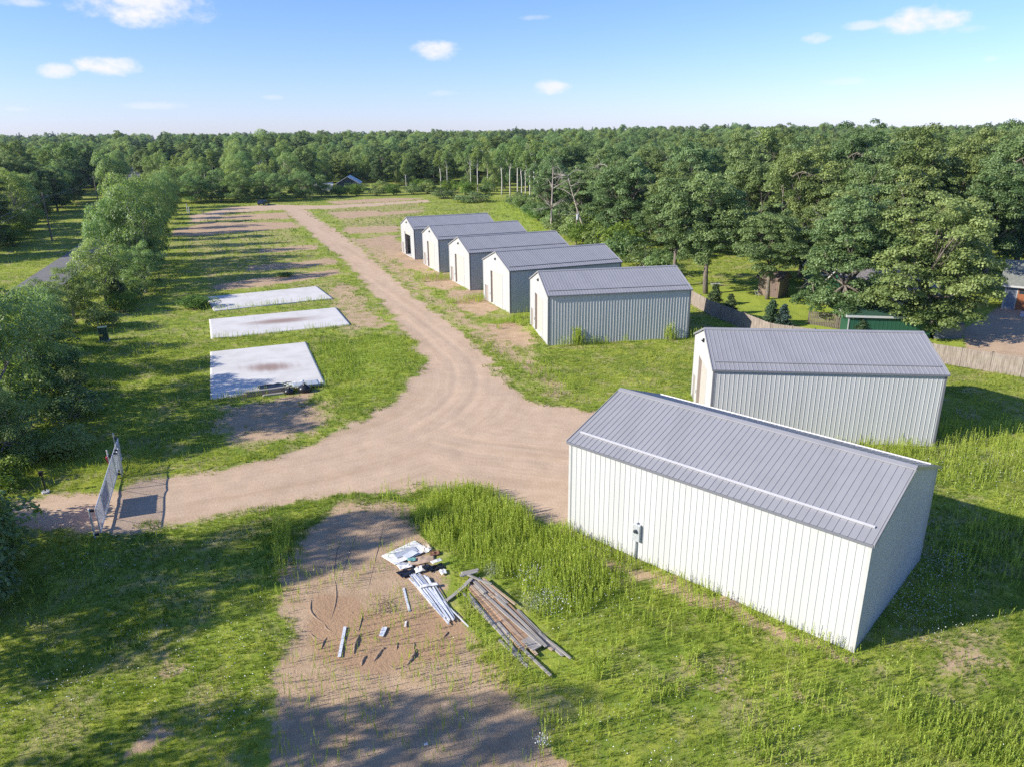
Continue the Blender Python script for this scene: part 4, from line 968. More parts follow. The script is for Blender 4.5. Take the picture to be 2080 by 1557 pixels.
for (a, b, n) in [((2.7, 34.2), (13.9, 23.9), 700), ((13.2, 45.9), (28.2, 44.3), 300)]:   # along the foot of the walls
    t = rng.random(n); o = rng.random(n) ** 1.6 * 2.0; d = V(b) - V(a); nn = V((d[1], -d[0])) / np.linalg.norm(d)
    weeds(a[0] + d[0] * t + nn[0] * (o + .15), a[1] + d[1] * t + nn[1] * (o + .15), .3, .9, .6, clump=.30)
t = rng.random(260); a = V((4.4, 70.0)); b = V((18.9, 72.5)); nn = V((.167, -.986)); o = rng.random(260) * .5 + .1
weeds(a[0] + (b - a)[0] * t + nn[0] * o, a[1] + (b - a)[1] * t + nn[1] * o, .4, 1.3, .55, .07, 9, .45)
for (cx, cy, n, h) in [(6.6, 70.4, 40, 2.2), (16.2, 72.0, 22, 1.8), (19.4, 72.6, 20, 1.0)]:
    weeds(cx + rng.normal(size=n) * .3, cy - abs(rng.normal(size=n)) * .2, h * .7, h, .6, .11, 12, 0)
for p in SLABS:      # weeds along the near edge of each slab
    a, b = V(p[3]), V(p[2])
    if np.linalg.norm(b - a) > 12 or p is SLABS[0]:
        n = 160; t = rng.random(n); nn = V(((b - a)[1], -(b - a)[0])) / np.linalg.norm(b - a); o = rng.random(n) * .5 + .08
        weeds(a[0] + (b - a)[0] * t + nn[0] * o, a[1] + (b - a)[1] * t + nn[1] * o, .25, .8, .55, .06, 8, .42)
for (w, s, p) in LUSH[2:]: weeds(*pts_in(p, 700), .4, .8, .55, .07, 8, .45)
x, y = spread(16000, 60, 150); k = keep(x, y, .42) & (x < 8); weeds(x[k], y[k], .4, .8, .5, .10, 6, .5)
x, y = spread(5000, 150, 240); k = keep(x, y, .42) & (x < 6) & (x > -95); weeds(x[k], y[k], .6, 1.1, .5, .2, 5, .45)
v = np.vstack(vs); t = np.concatenate(ts)
me = np_mesh('tall_weeds', v, np.arange(len(v)), np.arange(len(v) // 4) * 4, [M_weed], attrs=dict(tone=t))
tag(put(bpy.data.objects.new('tall_weeds', me)), kind='stuff')

# white wildflowers: small flat heads on thin stems, in drifts
M_flower = plain('white_petals', (.62, .64, .60), .8, vary=.1)
def flowers(cx, cy, r, n, h=.45, s=.02):
    n = int(n * .8)
    x = cx + rng.normal(size=n) * r; y = cy + rng.normal(size=n) * r; k = ~in_shed(x, y, .15); x, y = x[k], y[k]; n = len(x)
    z = gz(x, y) + h * (.5 + .6 * rng.random(n)); p = np.stack([x, y, z], 1)
    nn = unit(V((0, 0, 1)) + rng.normal(size=(n, 3)) * .5)
    return leaf_cloud(p, nn, s * (.6 + .8 * rng.random(n)), np.full(n, .5), .9)[0]
fl = [flowers(*a) for a in [(18.6, 28.5, 1.6, 900, .5), (20.6, 30.2, .8, 500, .6), (17.4, 26.8, .9, 420, .5), (21.5, 33.5, 1.6, 500, .5), (29, 41, 2.2, 420), (32, 43, 2, 300), (24, 37, 2, 300), (1.6, 27.6, .5, 420, .55), (.9, 29.7, .4, 380, .6), (2.6, 28.6, 1.6, 300, .5),
      (-17.5, 22.8, 1.2, 260, .35), (-15, 25, 3, 300, .3), (-9.9, 21.5, 1.0, 160, .35), (-11.8, 24.8, 1.6, 240, .3), (-20.5, 31.5, 1.6, 260, .35), (-17, 29, 2.5, 200, .3), (.9, 19.6, .14, 130, .5), (8, 21, 4.5, 300, .35), (4.5, 20, 2.2, 260, .35), (3.6, 31.5, 2.0, 420, .5), (-14, 33.5, 3, 160, .3), (12, 58, 3, 200), (-13, 66, 3, 160)]]
v = np.vstack(fl); me = np_mesh('wildflowers', v, np.arange(len(v)), np.arange(len(v) // 4) * 4, [M_flower])
tag(put(bpy.data.objects.new('wildflowers', me)), kind='stuff')
# pale feathery weeds (silvery mugwort) by the lumber
M_pale = leaf_mat('pale_weed', (.20, .24, .13), (.38, .41, .28), .3, 0)
for (x, y, r, l) in [(-1.0, 30.3, .55, 'pale feathery weed clump at the head of the lumber heap'), (.9, 27.6, .75, 'pale flowering weed clump beside the middle of the lumber heap'), (-11.6, 31.6, .35, 'small silvery weed beside the bare soil')]:
    n = 900; d = unit(rng.normal(size=(n, 3))); d[:, 2] = abs(d[:, 2]); p = V((x, y, 0)) + d * (rng.random(n) ** .5)[:, None] * V((r, r, r * 1.1))
    v, t = leaf_cloud(p, unit(d + rng.normal(size=(n, 3)) * .4), .028 * (.6 + rng.random(n)), rng.random(n), .4)
    tag(put(bpy.data.objects.new('weed_clump', np_mesh('weed_clump', v, np.arange(len(v)), np.arange(n) * 4, [M_pale], attrs=dict(tone=t)))), l, 'weed')
# brush heaps at the far end
for (x, y, w, h, l) in [(-21.9, 252.8, 9, 3.6, 'grey brush heap nearer the wood at the far end of the field'), (-11.8, 236, 12, 3.2, 'long weedy brush heap at the far corner of the field')]:
    plant('scrub', x, y, h, l, None, w, 2)
tag_b = plant('scrub', -34.4, 109.6, .7, 'small grey-green weed clump on the bare strip beyond the clean slab', None, 2.6, 1)

# ------------------------------------------------------------------ small soil ridges pushed up by the machine
M_soilr = plain('loose_soil', (.33, .24, .17), .95, c2=(.25, .175, .12), scale=9, bump=.8, bscale=40)
ridges = MB()
def ridge(pts, w, h):
    n = len(pts)
    for i in range(n - 1):
        pass
    prof = [(-1, -.03), (-.45, .6), (0, 1), (.5, .5), (1, -.03)]
    vs = []
    for i, (x, y) in enumerate(pts):
        a = V(pts[max(i - 1, 0)]); b = V(pts[min(i + 1, n - 1)]); d = (b - a) / np.linalg.norm(b - a); nn = V((d[1], -d[0])); e = math.sin(PI * min(max(i / (n - 1), .04), .96)) ** .6
        for u, hh in prof:
            q = V((x, y)) + nn * u * w * e * rng.uniform(.8, 1.2); vs.append((q[0], q[1], float(gz(q[0], q[1])) + (hh * h * e * rng.uniform(.7, 1.2) if hh > 0 else -.04)))
    ridges.add(vs, [(i * 5 + k, i * 5 + k + 1, (i + 1) * 5 + k + 1, (i + 1) * 5 + k) for i in range(n - 1) for k in range(4)])
def line(a, b, n=8, bend=.1):
    a = V(a); b = V(b); d = b - a; nn = V((d[1], -d[0])); return [tuple(a + d * t + nn * bend * math.sin(PI * t)) for t in np.linspace(0, 1, n)]
for a, b, w, h, bd in RIDGES: ridge(line(a, b, 9, bd), w, h)
o = ridges.build('bare_soil', M_soilr, smooth=True); tag(o, kind='structure')

# ------------------------------------------------------------------ lumber and scrap
M_wood = [plain('grey_weathered_wood', (.36, .34, .31), .85, c2=(.24, .215, .19), scale=4, streak=(.3, 6, 6)), plain('brown_wood', (.38, .25, .16), .8, c2=(.26, .165, .10), scale=4, streak=(.3, 6, 6)), plain('tan_wood', (.44, .33, .23), .8, c2=(.33, .235, .16), scale=4, streak=(.3, 6, 6))]
M_alu = plain('white_metal_strip', (.68, .70, .73), .4, .15, vary=.08)
M_sheet = plain('white_plastic_sheet', (.70, .69, .66), .55, vary=.12, scale=5)
M_card = plain('cardboard', (.42, .31, .22), .85, vary=.15)
M_tarp = plain('black_tarp', (.014, .015, .020), .32, vary=.3)
M_teal = plain('teal_plastic', (.16, .38, .34), .5)

def board(name, a, b, z0, z1, w, h, mat, label, cat, group):
    a = V(a, float); b = V(b, float); d = b - a; L = float(np.linalg.norm(d))
    mb = MB(); ns = max(2, int(L / .45)); bw, bz, tw = rng.normal() * (.004 if w > .2 else .009) * L, abs(rng.normal()) * .006 * L, rng.normal() * .05
    vs = []
    for i in range(ns + 1):      # old boards bow, sag and twist a little and end raggedly
        t = i / ns; x = (t - .5) * L; sy = bw * 4 * t * (1 - t); sz = -bz * 4 * t * (1 - t) + bz; c_, s_ = math.cos(tw * (t - .5)), math.sin(tw * (t - .5))
        for k, (yy, zz) in enumerate(((-w / 2, 0), (w / 2, 0), (w / 2, h), (-w / 2, h))):
            vs.append((x + (rng.normal() * .03 if i in (0, ns) else 0), sy + yy * c_ - zz * s_, sz + yy * s_ + zz * c_))
    mb.add(vs, [(i * 4 + k, i * 4 + (k + 1) % 4, (i + 1) * 4 + (k + 1) % 4, (i + 1) * 4 + k) for i in range(ns) for k in range(4)] + [(3, 2, 1, 0), tuple(ns * 4 + k for k in range(4))])
    o = mb.build(name, mat, bevel=.006); c = (a + b) / 2
    o.location = (c[0], c[1], (z0 + z1) / 2); o.rotation_euler = (rng.normal() * .03, -math.asin(max(-1, min(1, (z1 - z0) / L))), math.atan2(d[1], d[0]))
    return tag(o, label, cat, group)
# long plank heap, head at upper left; base level of every board given in metres
A0, B0 = V((-2.05, 29.75)), V((1.25, 23.85)); ax = (B0 - A0) / np.linalg.norm(B0 - A0); sd = V((ax[1], -ax[0]))   # sd points to the left of the picture
LG = 'weathered boards of the lumber heap'
PB = [  # along0, along1, side0, side1, z, width, thick, material, label
    (.25, 5.7, .16, .20, .05, .25, .07, 1, None), (.3, 5.9, -.08, -.04, .05, .25, .07, 1, None), (.4, 5.6, .36, .40, .05, .22, .06, 1, None), (.5, 5.4, -.31, -.28, .05, .25, .07, 1, None), (.5, 5.2, -.52, -.5, .04, .2, .06, 1, None),
    (.2, 6.2, .32, .10, .11, .14, .04, 2, None), (.6, 4.6, .12, -.20, .115, .14, .045, 0, None), (.3, 2.0, -.12, -.22, .12, .15, .05, 2, None), (.2, 2.6, -.30, -.52, .12, .13, .04, 0, None), (1.9, 6.0, -.30, -.46, .12, .13, .045, 0, None), (.5, 6.3, -.48, -.62, .06, .12, .05, 2, None),
    (2.8, 5.9, .0, -.35, .165, .15, .04, 0, None), (.2, 1.5, .06, .0, .17, .16, .05, 0, None),
    (.4, 3.0, -.42, -.72, .16, .10, .05, 2, None),
    (1.0, 4.8, .62, .50, .03, .12, .05, 0, None), (.8, 5.0, .82, .62, .03, .10, .05, 0, None), (1.6, 6.1, .72, .70, .09, .12, .04, 0, None),
    (3.6, 7.5, .48, .24, .10, .12, .05, 0, 'long grey board jutting out of the lower end of the lumber heap'), (4.6, 6.6, .95, .75, .04, .12, .05, 0, 'grey board lying in the tall grass on the left of the lumber heap'),
    (5.0, 6.4, -.72, -.80, .05, .12, .05, 0, 'grey board end at the right of the lumber heap'), (3.3, 6.7, -.66, -.82, .06, .13, .05, 0, None), (5.6, 7.0, -.78, -.98, .08, .10, .05, 0, 'thin grey board reaching farthest right from the lumber heap'),
    (3.2, 6.2, -.62, -.70, .05, .34, .03, 0, 'wide grey sheet board at the lower right of the lumber heap'), (5.1, 5.9, .0, -.1, .12, .5, .05, 0, 'short wide grey board across the lower end of the lumber heap')]
for (a0, a1, s0, s1, z, w, h, m, l) in PB:
    board('lumber_board', A0 + ax * a0 + sd * s0, A0 + ax * a1 + sd * s1, z, z + rng.normal() * .02, w, h, M_wood[m], l or {0: 'weathered grey board in the long lumber heap among the tall weeds', 1: 'brown board at the bottom of the long lumber heap', 2: 'tan board in the long lumber heap among the tall weeds'}[m], 'board', LG)
board('lumber_board', (-3.05, 28.0), (-2.0, 29.45), .06, .22, .18, .05, M_wood[0], 'short grey board leaning out from the head of the lumber heap', 'board', LG)
board('lumber_board', (-2.55, 29.7), (-1.75, 30.05), .22, .24, .2, .06, M_wood[0], 'short grey board crossing the head of the lumber heap', 'board', LG)
board('lumber_board', (-2.5, 29.95), (-1.7, 30.25), .20, .20, .2, .06, M_wood[0], 'grey board end behind the cross board at the head of the lumber heap', 'board', LG)
board('lumber_board', (-2.2, 29.75), (-1.05, 29.05), .27, .2, .12, .05, M_wood[0], 'grey board slanting right from the head of the lumber heap', 'board', LG)
# heap of white metal trim
TG = 'white metal trim strips in the scrap heap'
C0, C1 = V((-4.55, 29.9)), V((-2.65, 26.45)); cx_ = (C1 - C0) / np.linalg.norm(C1 - C0); cs = V((cx_[1], -cx_[0]))
for k in range(22):
    a0, a1 = rng.uniform(-.3, 1.0), rng.uniform(3.0, 4.0); s0 = rng.uniform(-.42, .5); s1 = s0 * .35 + rng.normal() * .10; z = .02 + .006 * k
    if k == 7: a0, a1, s0, s1, z = .9, 4.6, -.1, -.45, .10
    board('metal_strip', C0 + cx_ * a0 + cs * s0, C0 + cx_ * a1 + cs * s1, z, z + rng.normal() * .015, rng.uniform(.05, .10), .018, M_alu if k % 4 else M_galv, 'white metal strip sticking out lowest from the scrap heap' if k == 7 else 'white metal trim strip in the scrap heap next to the lumber' if k % 4 else 'grey metal trim strip in the scrap heap next to the lumber', 'metal strip', TG)
board('metal_strip', (-5.16, 29.08), (-4.65, 27.33), .02, .02, .10, .03, M_alu, 'single white metal strip lying left of the scrap heap', 'metal strip', None)
board('metal_strip', (-7.30, 26.31), (-7.12, 24.36), .02, .02, .13, .04, M_alu, 'single white strip lying on the bare soil farthest left', 'metal strip', None)
def crumpled(name, cx, cy, w, l, rot, mat, amp, label, cat, z=.05, nx=14, ny=14, lift=0):
    X, Y = np.meshgrid(np.linspace(-w / 2, w / 2, nx), np.linspace(-l / 2, l / 2, ny)); x = X.ravel(); y = Y.ravel()
    x2 = x * math.cos(rot) - y * math.sin(rot) + cx + (fbm(x * 2 + cx, y * 2, 2) - .5) * .3 * amp / .1; y2 = x * math.sin(rot) + y * math.cos(rot) + cy
    zz = z + amp * 2 * np.abs(fbm(x * 3.1 + cx * 3, y * 3.1 + cy, 3) - .45) + lift * (y / l + .5)
    idx = np.arange(nx * ny).reshape(ny, nx); q = np.stack([idx[:-1, :-1], idx[:-1, 1:], idx[1:, 1:], idx[1:, :-1]], -1).reshape(-1, 4)
    me = np_mesh(name, np.stack([x2, y2, zz], 1), q.ravel(), np.arange(len(q)) * 4, [mat], smooth=True)
    o = put(bpy.data.objects.new(name, me)); m = o.modifiers.new('thick', 'SOLIDIFY'); m.thickness = .012
    return tag(o, label, cat)
board('white_sheet', (-6.25, 31.45), (-4.75, 32.75), .03, .08, 1.25, .03, M_sheet, 'large white plastic panel lying flat at the top of the scrap heap', 'panel', None)
board('white_sheet', (-5.95, 31.75), (-5.0, 32.35), .09, .12, .5, .02, M_galv, 'grey metal panel on top of the large white panel', 'panel', None)
board('white_sheet', (-5.45, 31.55), (-4.95, 32.1), .12, .14, .42, .02, M_alu, 'small white panel on top of the grey metal panel', 'panel', None)
crumpled('cardboard_sheet', -4.55, 31.45, 1.3, .7, .25, M_card, .06, 'brown cardboard sheet between the white panel and the black tarp', 'cardboard')
crumpled('cardboard_sheet', -4.5, 32.5, .8, .6, .6, plain('pale_cardboard', (.55, .45, .34), .85), .16, 'crumpled pale cardboard at the right end of the white panel', 'cardboard')
crumpled('plastic_wrap', -5.05, 31.4, .4, .3, .2, M_teal, .1, 'crumpled teal plastic on the white panel', 'plastic wrap', .12)
crumpled('plastic_wrap', -5.3, 30.95, .7, .5, .4, M_sheet, .1, 'crumpled white plastic wrap below the white panel', 'plastic wrap')
crumpled('black_tarp', -5.0, 30.35, 1.0, .55, .5, M_tarp, .16, 'crumpled black tarp at the upper end of the metal strips', 'tarp')
crumpled('black_tarp', -3.75, 30.75, .8, .5, .5, M_tarp, .18, 'crumpled black tarp at the right of the cardboard sheet', 'tarp')
crumpled('plastic_wrap', -3.75, 30.95, .55, .25, .6, M_sheet, .08, 'white plastic flap lying on the black tarp', 'plastic wrap', .3)
crumpled('plastic_wrap', -4.5, 30.5, .7, .4, .4, M_sheet, .12, 'white plastic wrap between the two black tarps', 'plastic wrap', .12)
crumpled('plastic_wrap', -3.95, 29.1, .9, .22, .3, M_sheet, .08, 'white plastic band wrapped across the metal strips', 'plastic wrap', .18)
for (x, y, w, l, rt, m, z, lb) in [(-4.2, 30.55, .5, .35, 1.1, M_tarp, .2, 'scrap of black tarp lying over the tops of the metal strips'), (-4.85, 30.0, .35, .3, .3, M_card, .05, 'torn piece of cardboard at the left of the metal strips'), (-3.35, 30.3, .45, .35, 2.1, M_sheet, .1, 'torn white sheet at the right of the black tarp'), (-4.3, 32.1, .5, .3, .9, M_sheet, .15, 'torn white sheet on the pale cardboard'), (-5.6, 31.15, .5, .25, -.4, M_galv, .05, 'bent grey sheet at the lower left corner of the white panel'), (-3.9, 32.0, .5, .4, .2, plain('rusty_scrap', (.20, .10, .06), .9, vary=.3), .1, 'rusty brown scrap at the right end of the cardboard')]:
    crumpled('scrap_piece', x, y, w, l, rt, m, .14, lb, 'scrap', z)
crumpled('metal_offcut', -5.58, 25.95, .18, .62, -.12, M_alu, .05, 'bent white metal offcut lying on the tracked soil', 'metal offcut')
crumpled('metal_offcut', -4.70, 26.45, .09, .40, .1, M_sheet, .05, 'thin white scrap on the tracked soil right of the bent offcut', 'metal offcut')
crumpled('litter', -3.1, 19.85, .14, .10, .3, M_sheet, .03, 'white scrap of litter on the soil at the bottom of the picture', 'litter')
n = 260; d = rng.normal(size=(n, 3)) * V((.22, .3, .10)); p = V((-5.85, 27.6, .12)) + d
v, t = leaf_cloud(p, unit(rng.normal(size=(n, 3))), .05 * (.5 + rng.random(n)), rng.random(n), .2)
tag(put(bpy.data.objects.new('dead_weed', np_mesh('dead_weed', v, np.arange(len(v)), np.arange(n) * 4, [plain('dry_stems', (.16, .11, .08), .9)]))), 'dry brown dead weed lying on the soil left of the single strip', 'weed')

# lumber on the near slab
sl_d = V((.927, .375)); q0_ = V((-21.9, 55.75))
for k, (a0, a1, off, z, m) in enumerate([(0, 4.0, 0, .0, 2), (.05, 4.1, .28, .0, 2), (0, 4.0, .02, .15, 2), (.1, 4.1, .3, .15, 0), (.2, 3.7, .05, .30, 0), (1.5, 3.8, -.42, .0, 0)]):
    p = q0_ + V((-.375, .927)) * off; board('lumber_board', p + sl_d * a0, p + sl_d * a1, z, z, .26, .14, M_wood[m], {2: 'thick tan beam in the lumber stack at the slab edge', 0: 'grey plank on the lumber stack at the slab edge'}[m] if k < 5 else 'grey plank lying on the soil in front of the slab lumber stack', 'board', 'beams stacked at the edge of the near slab')
crumpled('black_tarp', -19.95, 57.95, 2.8, 1.2, .35, M_tarp, .16, 'long black tarp lying on the near slab behind the lumber', 'tarp', .2)
crumpled('plastic_wrap', -18.4, 58.5, 1.7, .8, .5, M_sheet, .14, 'white and black plastic on the slab right of the long black tarp', 'plastic wrap', .22)
crumpled('metal_sheet', -17.4, 58.0, 2.2, 1.1, .4, M_galv, .03, 'grey metal sheet on the slab lumber stack', 'metal sheet', .42)
for (x, y, s, l) in [(-17.2, 57.0, .55, 'larger black rubbish bag at the right end of the slab lumber'), (-18.4, 56.6, .42, 'smaller black rubbish bag in front of the larger one')]:
    mb = MB(); n = 10
    prof = [(.0, 0), (.8, .02), (1.05, .35), (.9, .8), (.5, 1.1), (.16, 1.28), (.2, 1.42), (.02, 1.40)]
    vs_ = [(s * r * math.cos(2 * PI * k / n) * (1 + .12 * math.sin(3 * k)), s * r * math.sin(2 * PI * k / n) * (1 + .1 * math.cos(2 * k)), s * z * (1 + .06 * math.sin(5 * k))) for r, z in prof for k in range(n)]
    mb.add(vs_, [(i * n + k, i * n + (k + 1) % n, (i + 1) * n + (k + 1) % n, (i + 1) * n + k) for i in range(len(prof) - 1) for k in range(n)])
    o = mb.build('rubbish_bag', M_tarp, smooth=True); o.location = (x, y, .0); tag(o, l, 'rubbish bag')

# ------------------------------------------------------------------ cantilever gate
g0 = V((-22.0, 34.15)); gd = V((-.36, .933)); gd /= np.linalg.norm(gd); gang = math.atan2(gd[1], gd[0])
gate = empty('sliding_gate', (g0[0], g0[1], 0), gang)
tag(gate, 'long galvanised chain-link sliding gate standing across the dirt driveway', 'gate')
zb, zt_ = .22, 1.62
fr = MB(); R = .032
fr.tube([(0, 0, zb), (10.2, 0, zb)], .045, 8).tube([(0, 0, zt_), (10.2, 0, zt_)], R, 8)
for k in range(5): fr.tube([(k * 1.85, 0, zb), (k * 1.85, 0, zt_)], R, 8)
for k in range(4): fr.tube([(k * 1.85, .0, zt_), ((k + 1) * 1.85, .0, zb)], .014, 6)
fr.tube([(7.4, 0, zb), (10.2, 0, zt_)], R, 8).tube([(10.2, 0, zb), (10.2, 0, zt_)], R, 8)
fr.build('frame', M_galv, gate)
ch = MB(); sp = .075
def clip_seg(x0, dirn, xa, xb):
    a = max(x0 if dirn > 0 else x0 - (zt_ - zb), xa); b = min(x0 + (zt_ - zb) if dirn > 0 else x0, xb)
    if b - a < .02: return None
    z = lambda x: zb + (x - x0) * dirn if dirn > 0 else zb + (x0 - x)
    return (a, 0, z(a)), (b, 0, z(b))
k = -(zt_ - zb)
while k < 10.2:
    for dr, x0 in ((1, k), (-1, k + (zt_ - zb))):
        s = clip_seg(x0, dr, 0, 10.2)
        if s: ch.beam((s[0][0], .012 * dr, s[0][2]), (s[1][0], .012 * dr, s[1][2]), .007, .007)
    k += sp
ch.build('chain_link_mesh', M_galv, gate)
M_sign = plain('white_sign', (.74, .74, .74), .45, vary=.04); M_red = plain('red_sign_print', (.55, .05, .07), .5, vary=.05); M_blue = plain('violet_sign_print', (.22, .10, .32), .5, vary=.05)
sg = MB().box(1.85, .04, .36, 4.25, .055, 1.42).build('sign_board', M_sign, gate)      # print faces the road
MB().box(1.85, .0555, 1.12, 4.25, .059, 1.42).build('red_band', M_red, sg)
MB().box(2.1, .0555, .55, 4.0, .0585, .95).build('violet_band', M_blue, sg)
gp = lambda s, off: (g0[0] + gd[0] * s - gd[1] * off, g0[1] + gd[1] * s + gd[0] * off)
def gate_post(s, off, h, label, bits=True, red=False):
    x, y = gp(s, off); o = MB().tube([(0, 0, -.3), (0, 0, h)], .05, 10).tube([(0, 0, h), (0, 0, h + .03)], [.056, .02], 10).build('gate_post', M_galv); o.location = (x, y, 0); o.rotation_euler = (0, 0, gang)
    tag(o, label, 'gate post', 'posts carrying the sliding gate')
    if bits:
        for z in (zb, zt_): MB().box(-.07, -abs(off) + .04 if off > 0 else .04, z - .05, .07, -.04 if off > 0 else abs(off) - .04, z + .05).build('roller_bracket', M_black, o)
    if red: MB().tube([(0, .06, 1.5), (0, .13, 1.5)], .10, 12).build('reflector', M_red, o); MB().box(-.08, .055, 1.15, .08, .09, 1.38).build('red_plate', M_red, o)
    return o
gate_post(-.15, .26, 1.75, 'steel gate post at the near latch end of the sliding gate')
gate_post(7.3, .24, 2.0, 'steel gate post with a red reflector in the middle of the sliding gate', True, True)
gate_post(7.6, -.24, 1.7, 'steel roller post of the gate facing the field')
gate_post(8.1, -.24, 1.7, 'second steel roller post of the gate facing the field, nearer the trees')
gate_post(10.3, .24, 1.95, 'steel gate post at the far counterweight end of the sliding gate')
kp = MB().box(-.035, -.035, 0, .035, .035, 1.1).build('keypad_post', M_black); kp.location = (-28.02, 39.23, .12); kp.rotation_euler = (0, 0, .3); tag(kp, 'black keypad post on a round concrete footing beside the driveway', 'keypad post')
MB().tube([(0, 0, -.2), (0, 0, .0)], .22, 16).build('footing', M_conc, kp); MB().box(-.10, -.16, 1.05, .10, .06, 1.32).build('keypad_head', M_black, kp, bevel=.01)
tb = MB().box(-.42, -.38, .12, .42, .38, 1.45).build('utility_box', plain('green_paint', (.030, .065, .040), .5, vary=.12), bevel=.03); tb.location = (-42.6, 73.6, 0); tb.rotation_euler = (0, 0, .4)
tag(tb, 'dark green electrical utility box on a concrete pad by the hedgerow', 'utility box')
MB().box(-.5, -.46, -.1, .5, .46, .12).build('pad', M_conc, tb); MB().box(-.45, -.42, 1.45, .45, .42, 1.52).build('lid', plain('green_lid', (.06, .10, .07), .5), tb); MB().box(-.39, -.395, .6, -.05, -.385, .8).build('warning_sticker', plain('yellow_sticker', (.6, .42, .05), .6), tb)
MB().box(.1, -.40, .8, .14, -.385, 1.0).build('handle', M_black, tb)

# far end: marker posts
for (x, y, h, l) in [(-91.3, 210.5, 2.4, 'white marker post at the far end of the hedgerow, taller of the pair'), (-90.4, 209.6, 1.6, 'white marker post at the far end of the hedgerow, shorter of the pair')]:
    o = MB().tube([(0, 0, -.2), (0, 0, h)], .13, 10).tube([(0, 0, h), (0, 0, h + .12)], [.16, .03], 10).build('marker_post', M_wtrim); o.location = (x, y, 0); tag(o, l, 'post')
o = MB().tube([(0, 0, -.2), (.3, .1, 1.0)], .09, 6).tube([(.15, 0, .5), (-.5, .2, .9)], .05, 6).build('broken_stump', M_dead); o.location = (-84.6, 204.5, 0); tag(o, 'dark broken stump on the bare soil near the marker posts', 'stump')

# ------------------------------------------------------------------ utility poles and wires
M_pole = plain('pole_wood', (.20, .16, .13), .9, vary=.25, scale=5)
def pole(x, y, h, rz, label, arms=True, can=False):
    o = MB().tube([(0, 0, -.4), (0, 0, h)], [.17, .11], 10).build('utility_pole', M_pole); o.location = (x, y, 0); o.rotation_euler = (0, 0, rz); tag(o, label, 'utility pole')
    if arms:
        c = MB().box(-1.1, -.14, h - .75, 1.1, -.02, h - .61).build('crossarm', M_pole, o)
        for k in (-1, 0, 1):
            MB().tube([(k * .95, -.08, h - .61 if k else h), (k * .95, -.08 if k else 0, h - .40 if k else h + .2)], [.03, .045], 8).build('insulator', M_wtrim, c if k else o)
    if can: MB().tube([(0, -.42, h - 1.7), (0, -.42, h - .7)], .27, 14).build('transformer_can', M_galv, o); MB().box(-.05, -.2, h - 1.5, .05, -.1, h - .9).build('bracket', M_galv, o)
    return o
PW = [(-62.5, 73.5, 9.6), (-95.5, 153.2, 9.6), (-128.9, 233.9, 9.0)]
pole(*PW[1][:2], PW[1][2], .39, 'weathered utility pole on the grass verge beyond the paved road'); pole(*PW[2][:2], PW[2][2], .39, 'farther utility pole where the road enters the trees')
pole(-62.5, 73.5, 9.6, .39, 'utility pole standing outside the view along the paved road')
pole(12.6, 140.8, 6.4, .4, 'short utility pole with a grey transformer behind the row of sheds', False, True)
for s, l in ((-.95, 'overhead wire along the road, on the road side of the poles'), (.95, 'overhead wire along the road, on the wood side of the poles')):
    mb = MB()
    for (a, b) in ((PW[0], PW[1]), (PW[1], PW[2])):
        d = V((math.cos(.39), math.sin(.39))) * s
        mb.tube([(a[0] + (b[0] - a[0]) * t + d[0], a[1] + (b[1] - a[1]) * t + d[1], a[2] - .4 + (b[2] - a[2]) * t - 1.2 * 4 * t * (1 - t)) for t in np.linspace(0, 1, 13)], .028, 5)
    tag(mb.build('overhead_wire', M_black), l, 'wire')

# ------------------------------------------------------------------ parked car at the far end
car = empty('parked_car', (-77.0, 233.2, 0), -1.75); tag(car, 'dark blue sport utility car parked at the far edge of the field', 'car')
M_car = plain('dark_blue_paint', (.012, .020, .040), .18, .2, vary=.05, spec=.6); M_tyre = plain('tyre_rubber', (.012, .012, .012), .8); M_lamp = plain('lamp_glass', (.7, .72, .75), .1)
prof = [(-2.2, .45), (-2.3, .75), (-2.2, 1.05), (-1.1, 1.12), (-.35, 1.68), (1.7, 1.72), (2.15, 1.12), (2.25, .7), (2.15, .42)]   # front at -x
mb = MB(); n = len(prof); hw = lambda z: .92 if z < 1.15 else .74
vs_ = [(x, s * hw(z), z) for s in (-1, 1) for x, z in prof]
mb.add(vs_, [tuple(range(n)), tuple(range(2 * n - 1, n - 1, -1))] + [(i, n + i, n + (i + 1) % n, (i + 1) % n) for i in range(n)])
mb.build('body', M_car, car, bevel=.05)
MB().poly([(-1.02, -.74, 1.17), (-1.02, .74, 1.17), (-.40, .66, 1.66), (-.40, -.66, 1.66)]).add([(-1.06, -.74, 1.19), (-1.06, .74, 1.19), (-.44, .66, 1.68), (-.44, -.66, 1.68)], [(0, 3, 2, 1)]).build('windshield', M_glass, car)
for s in (-1, 1): MB().poly([(-.85, s * .875, 1.2), (1.75, s * .875, 1.2), (1.5, s * .775, 1.62), (-.35, s * .775, 1.62)]).build('side_window', M_glass, car)
for x in (-1.45, 1.4):
    for s in (-1, 1):
        w = MB().tube([(x, s * .72, .36), (x, s * .95, .36)], .36, 16).build('wheel', M_tyre, car); MB().tube([(x, s * .94, .36), (x, s * .965, .36)], .21, 12).build('rim', M_galv, w)
for s in (-1, 1): MB().box(-2.31, s * .72 - .16, .78, -2.2, s * .72 + .16, .95).build('headlight', M_lamp, car); MB().box(-.95, s * .98 - .1, 1.15, -.8, s * .98 + .1, 1.3).build('mirror', M_car, car)
MB().box(-2.34, -.3, .5, -2.28, .3, .63).build('number_plate', M_wtrim, car)

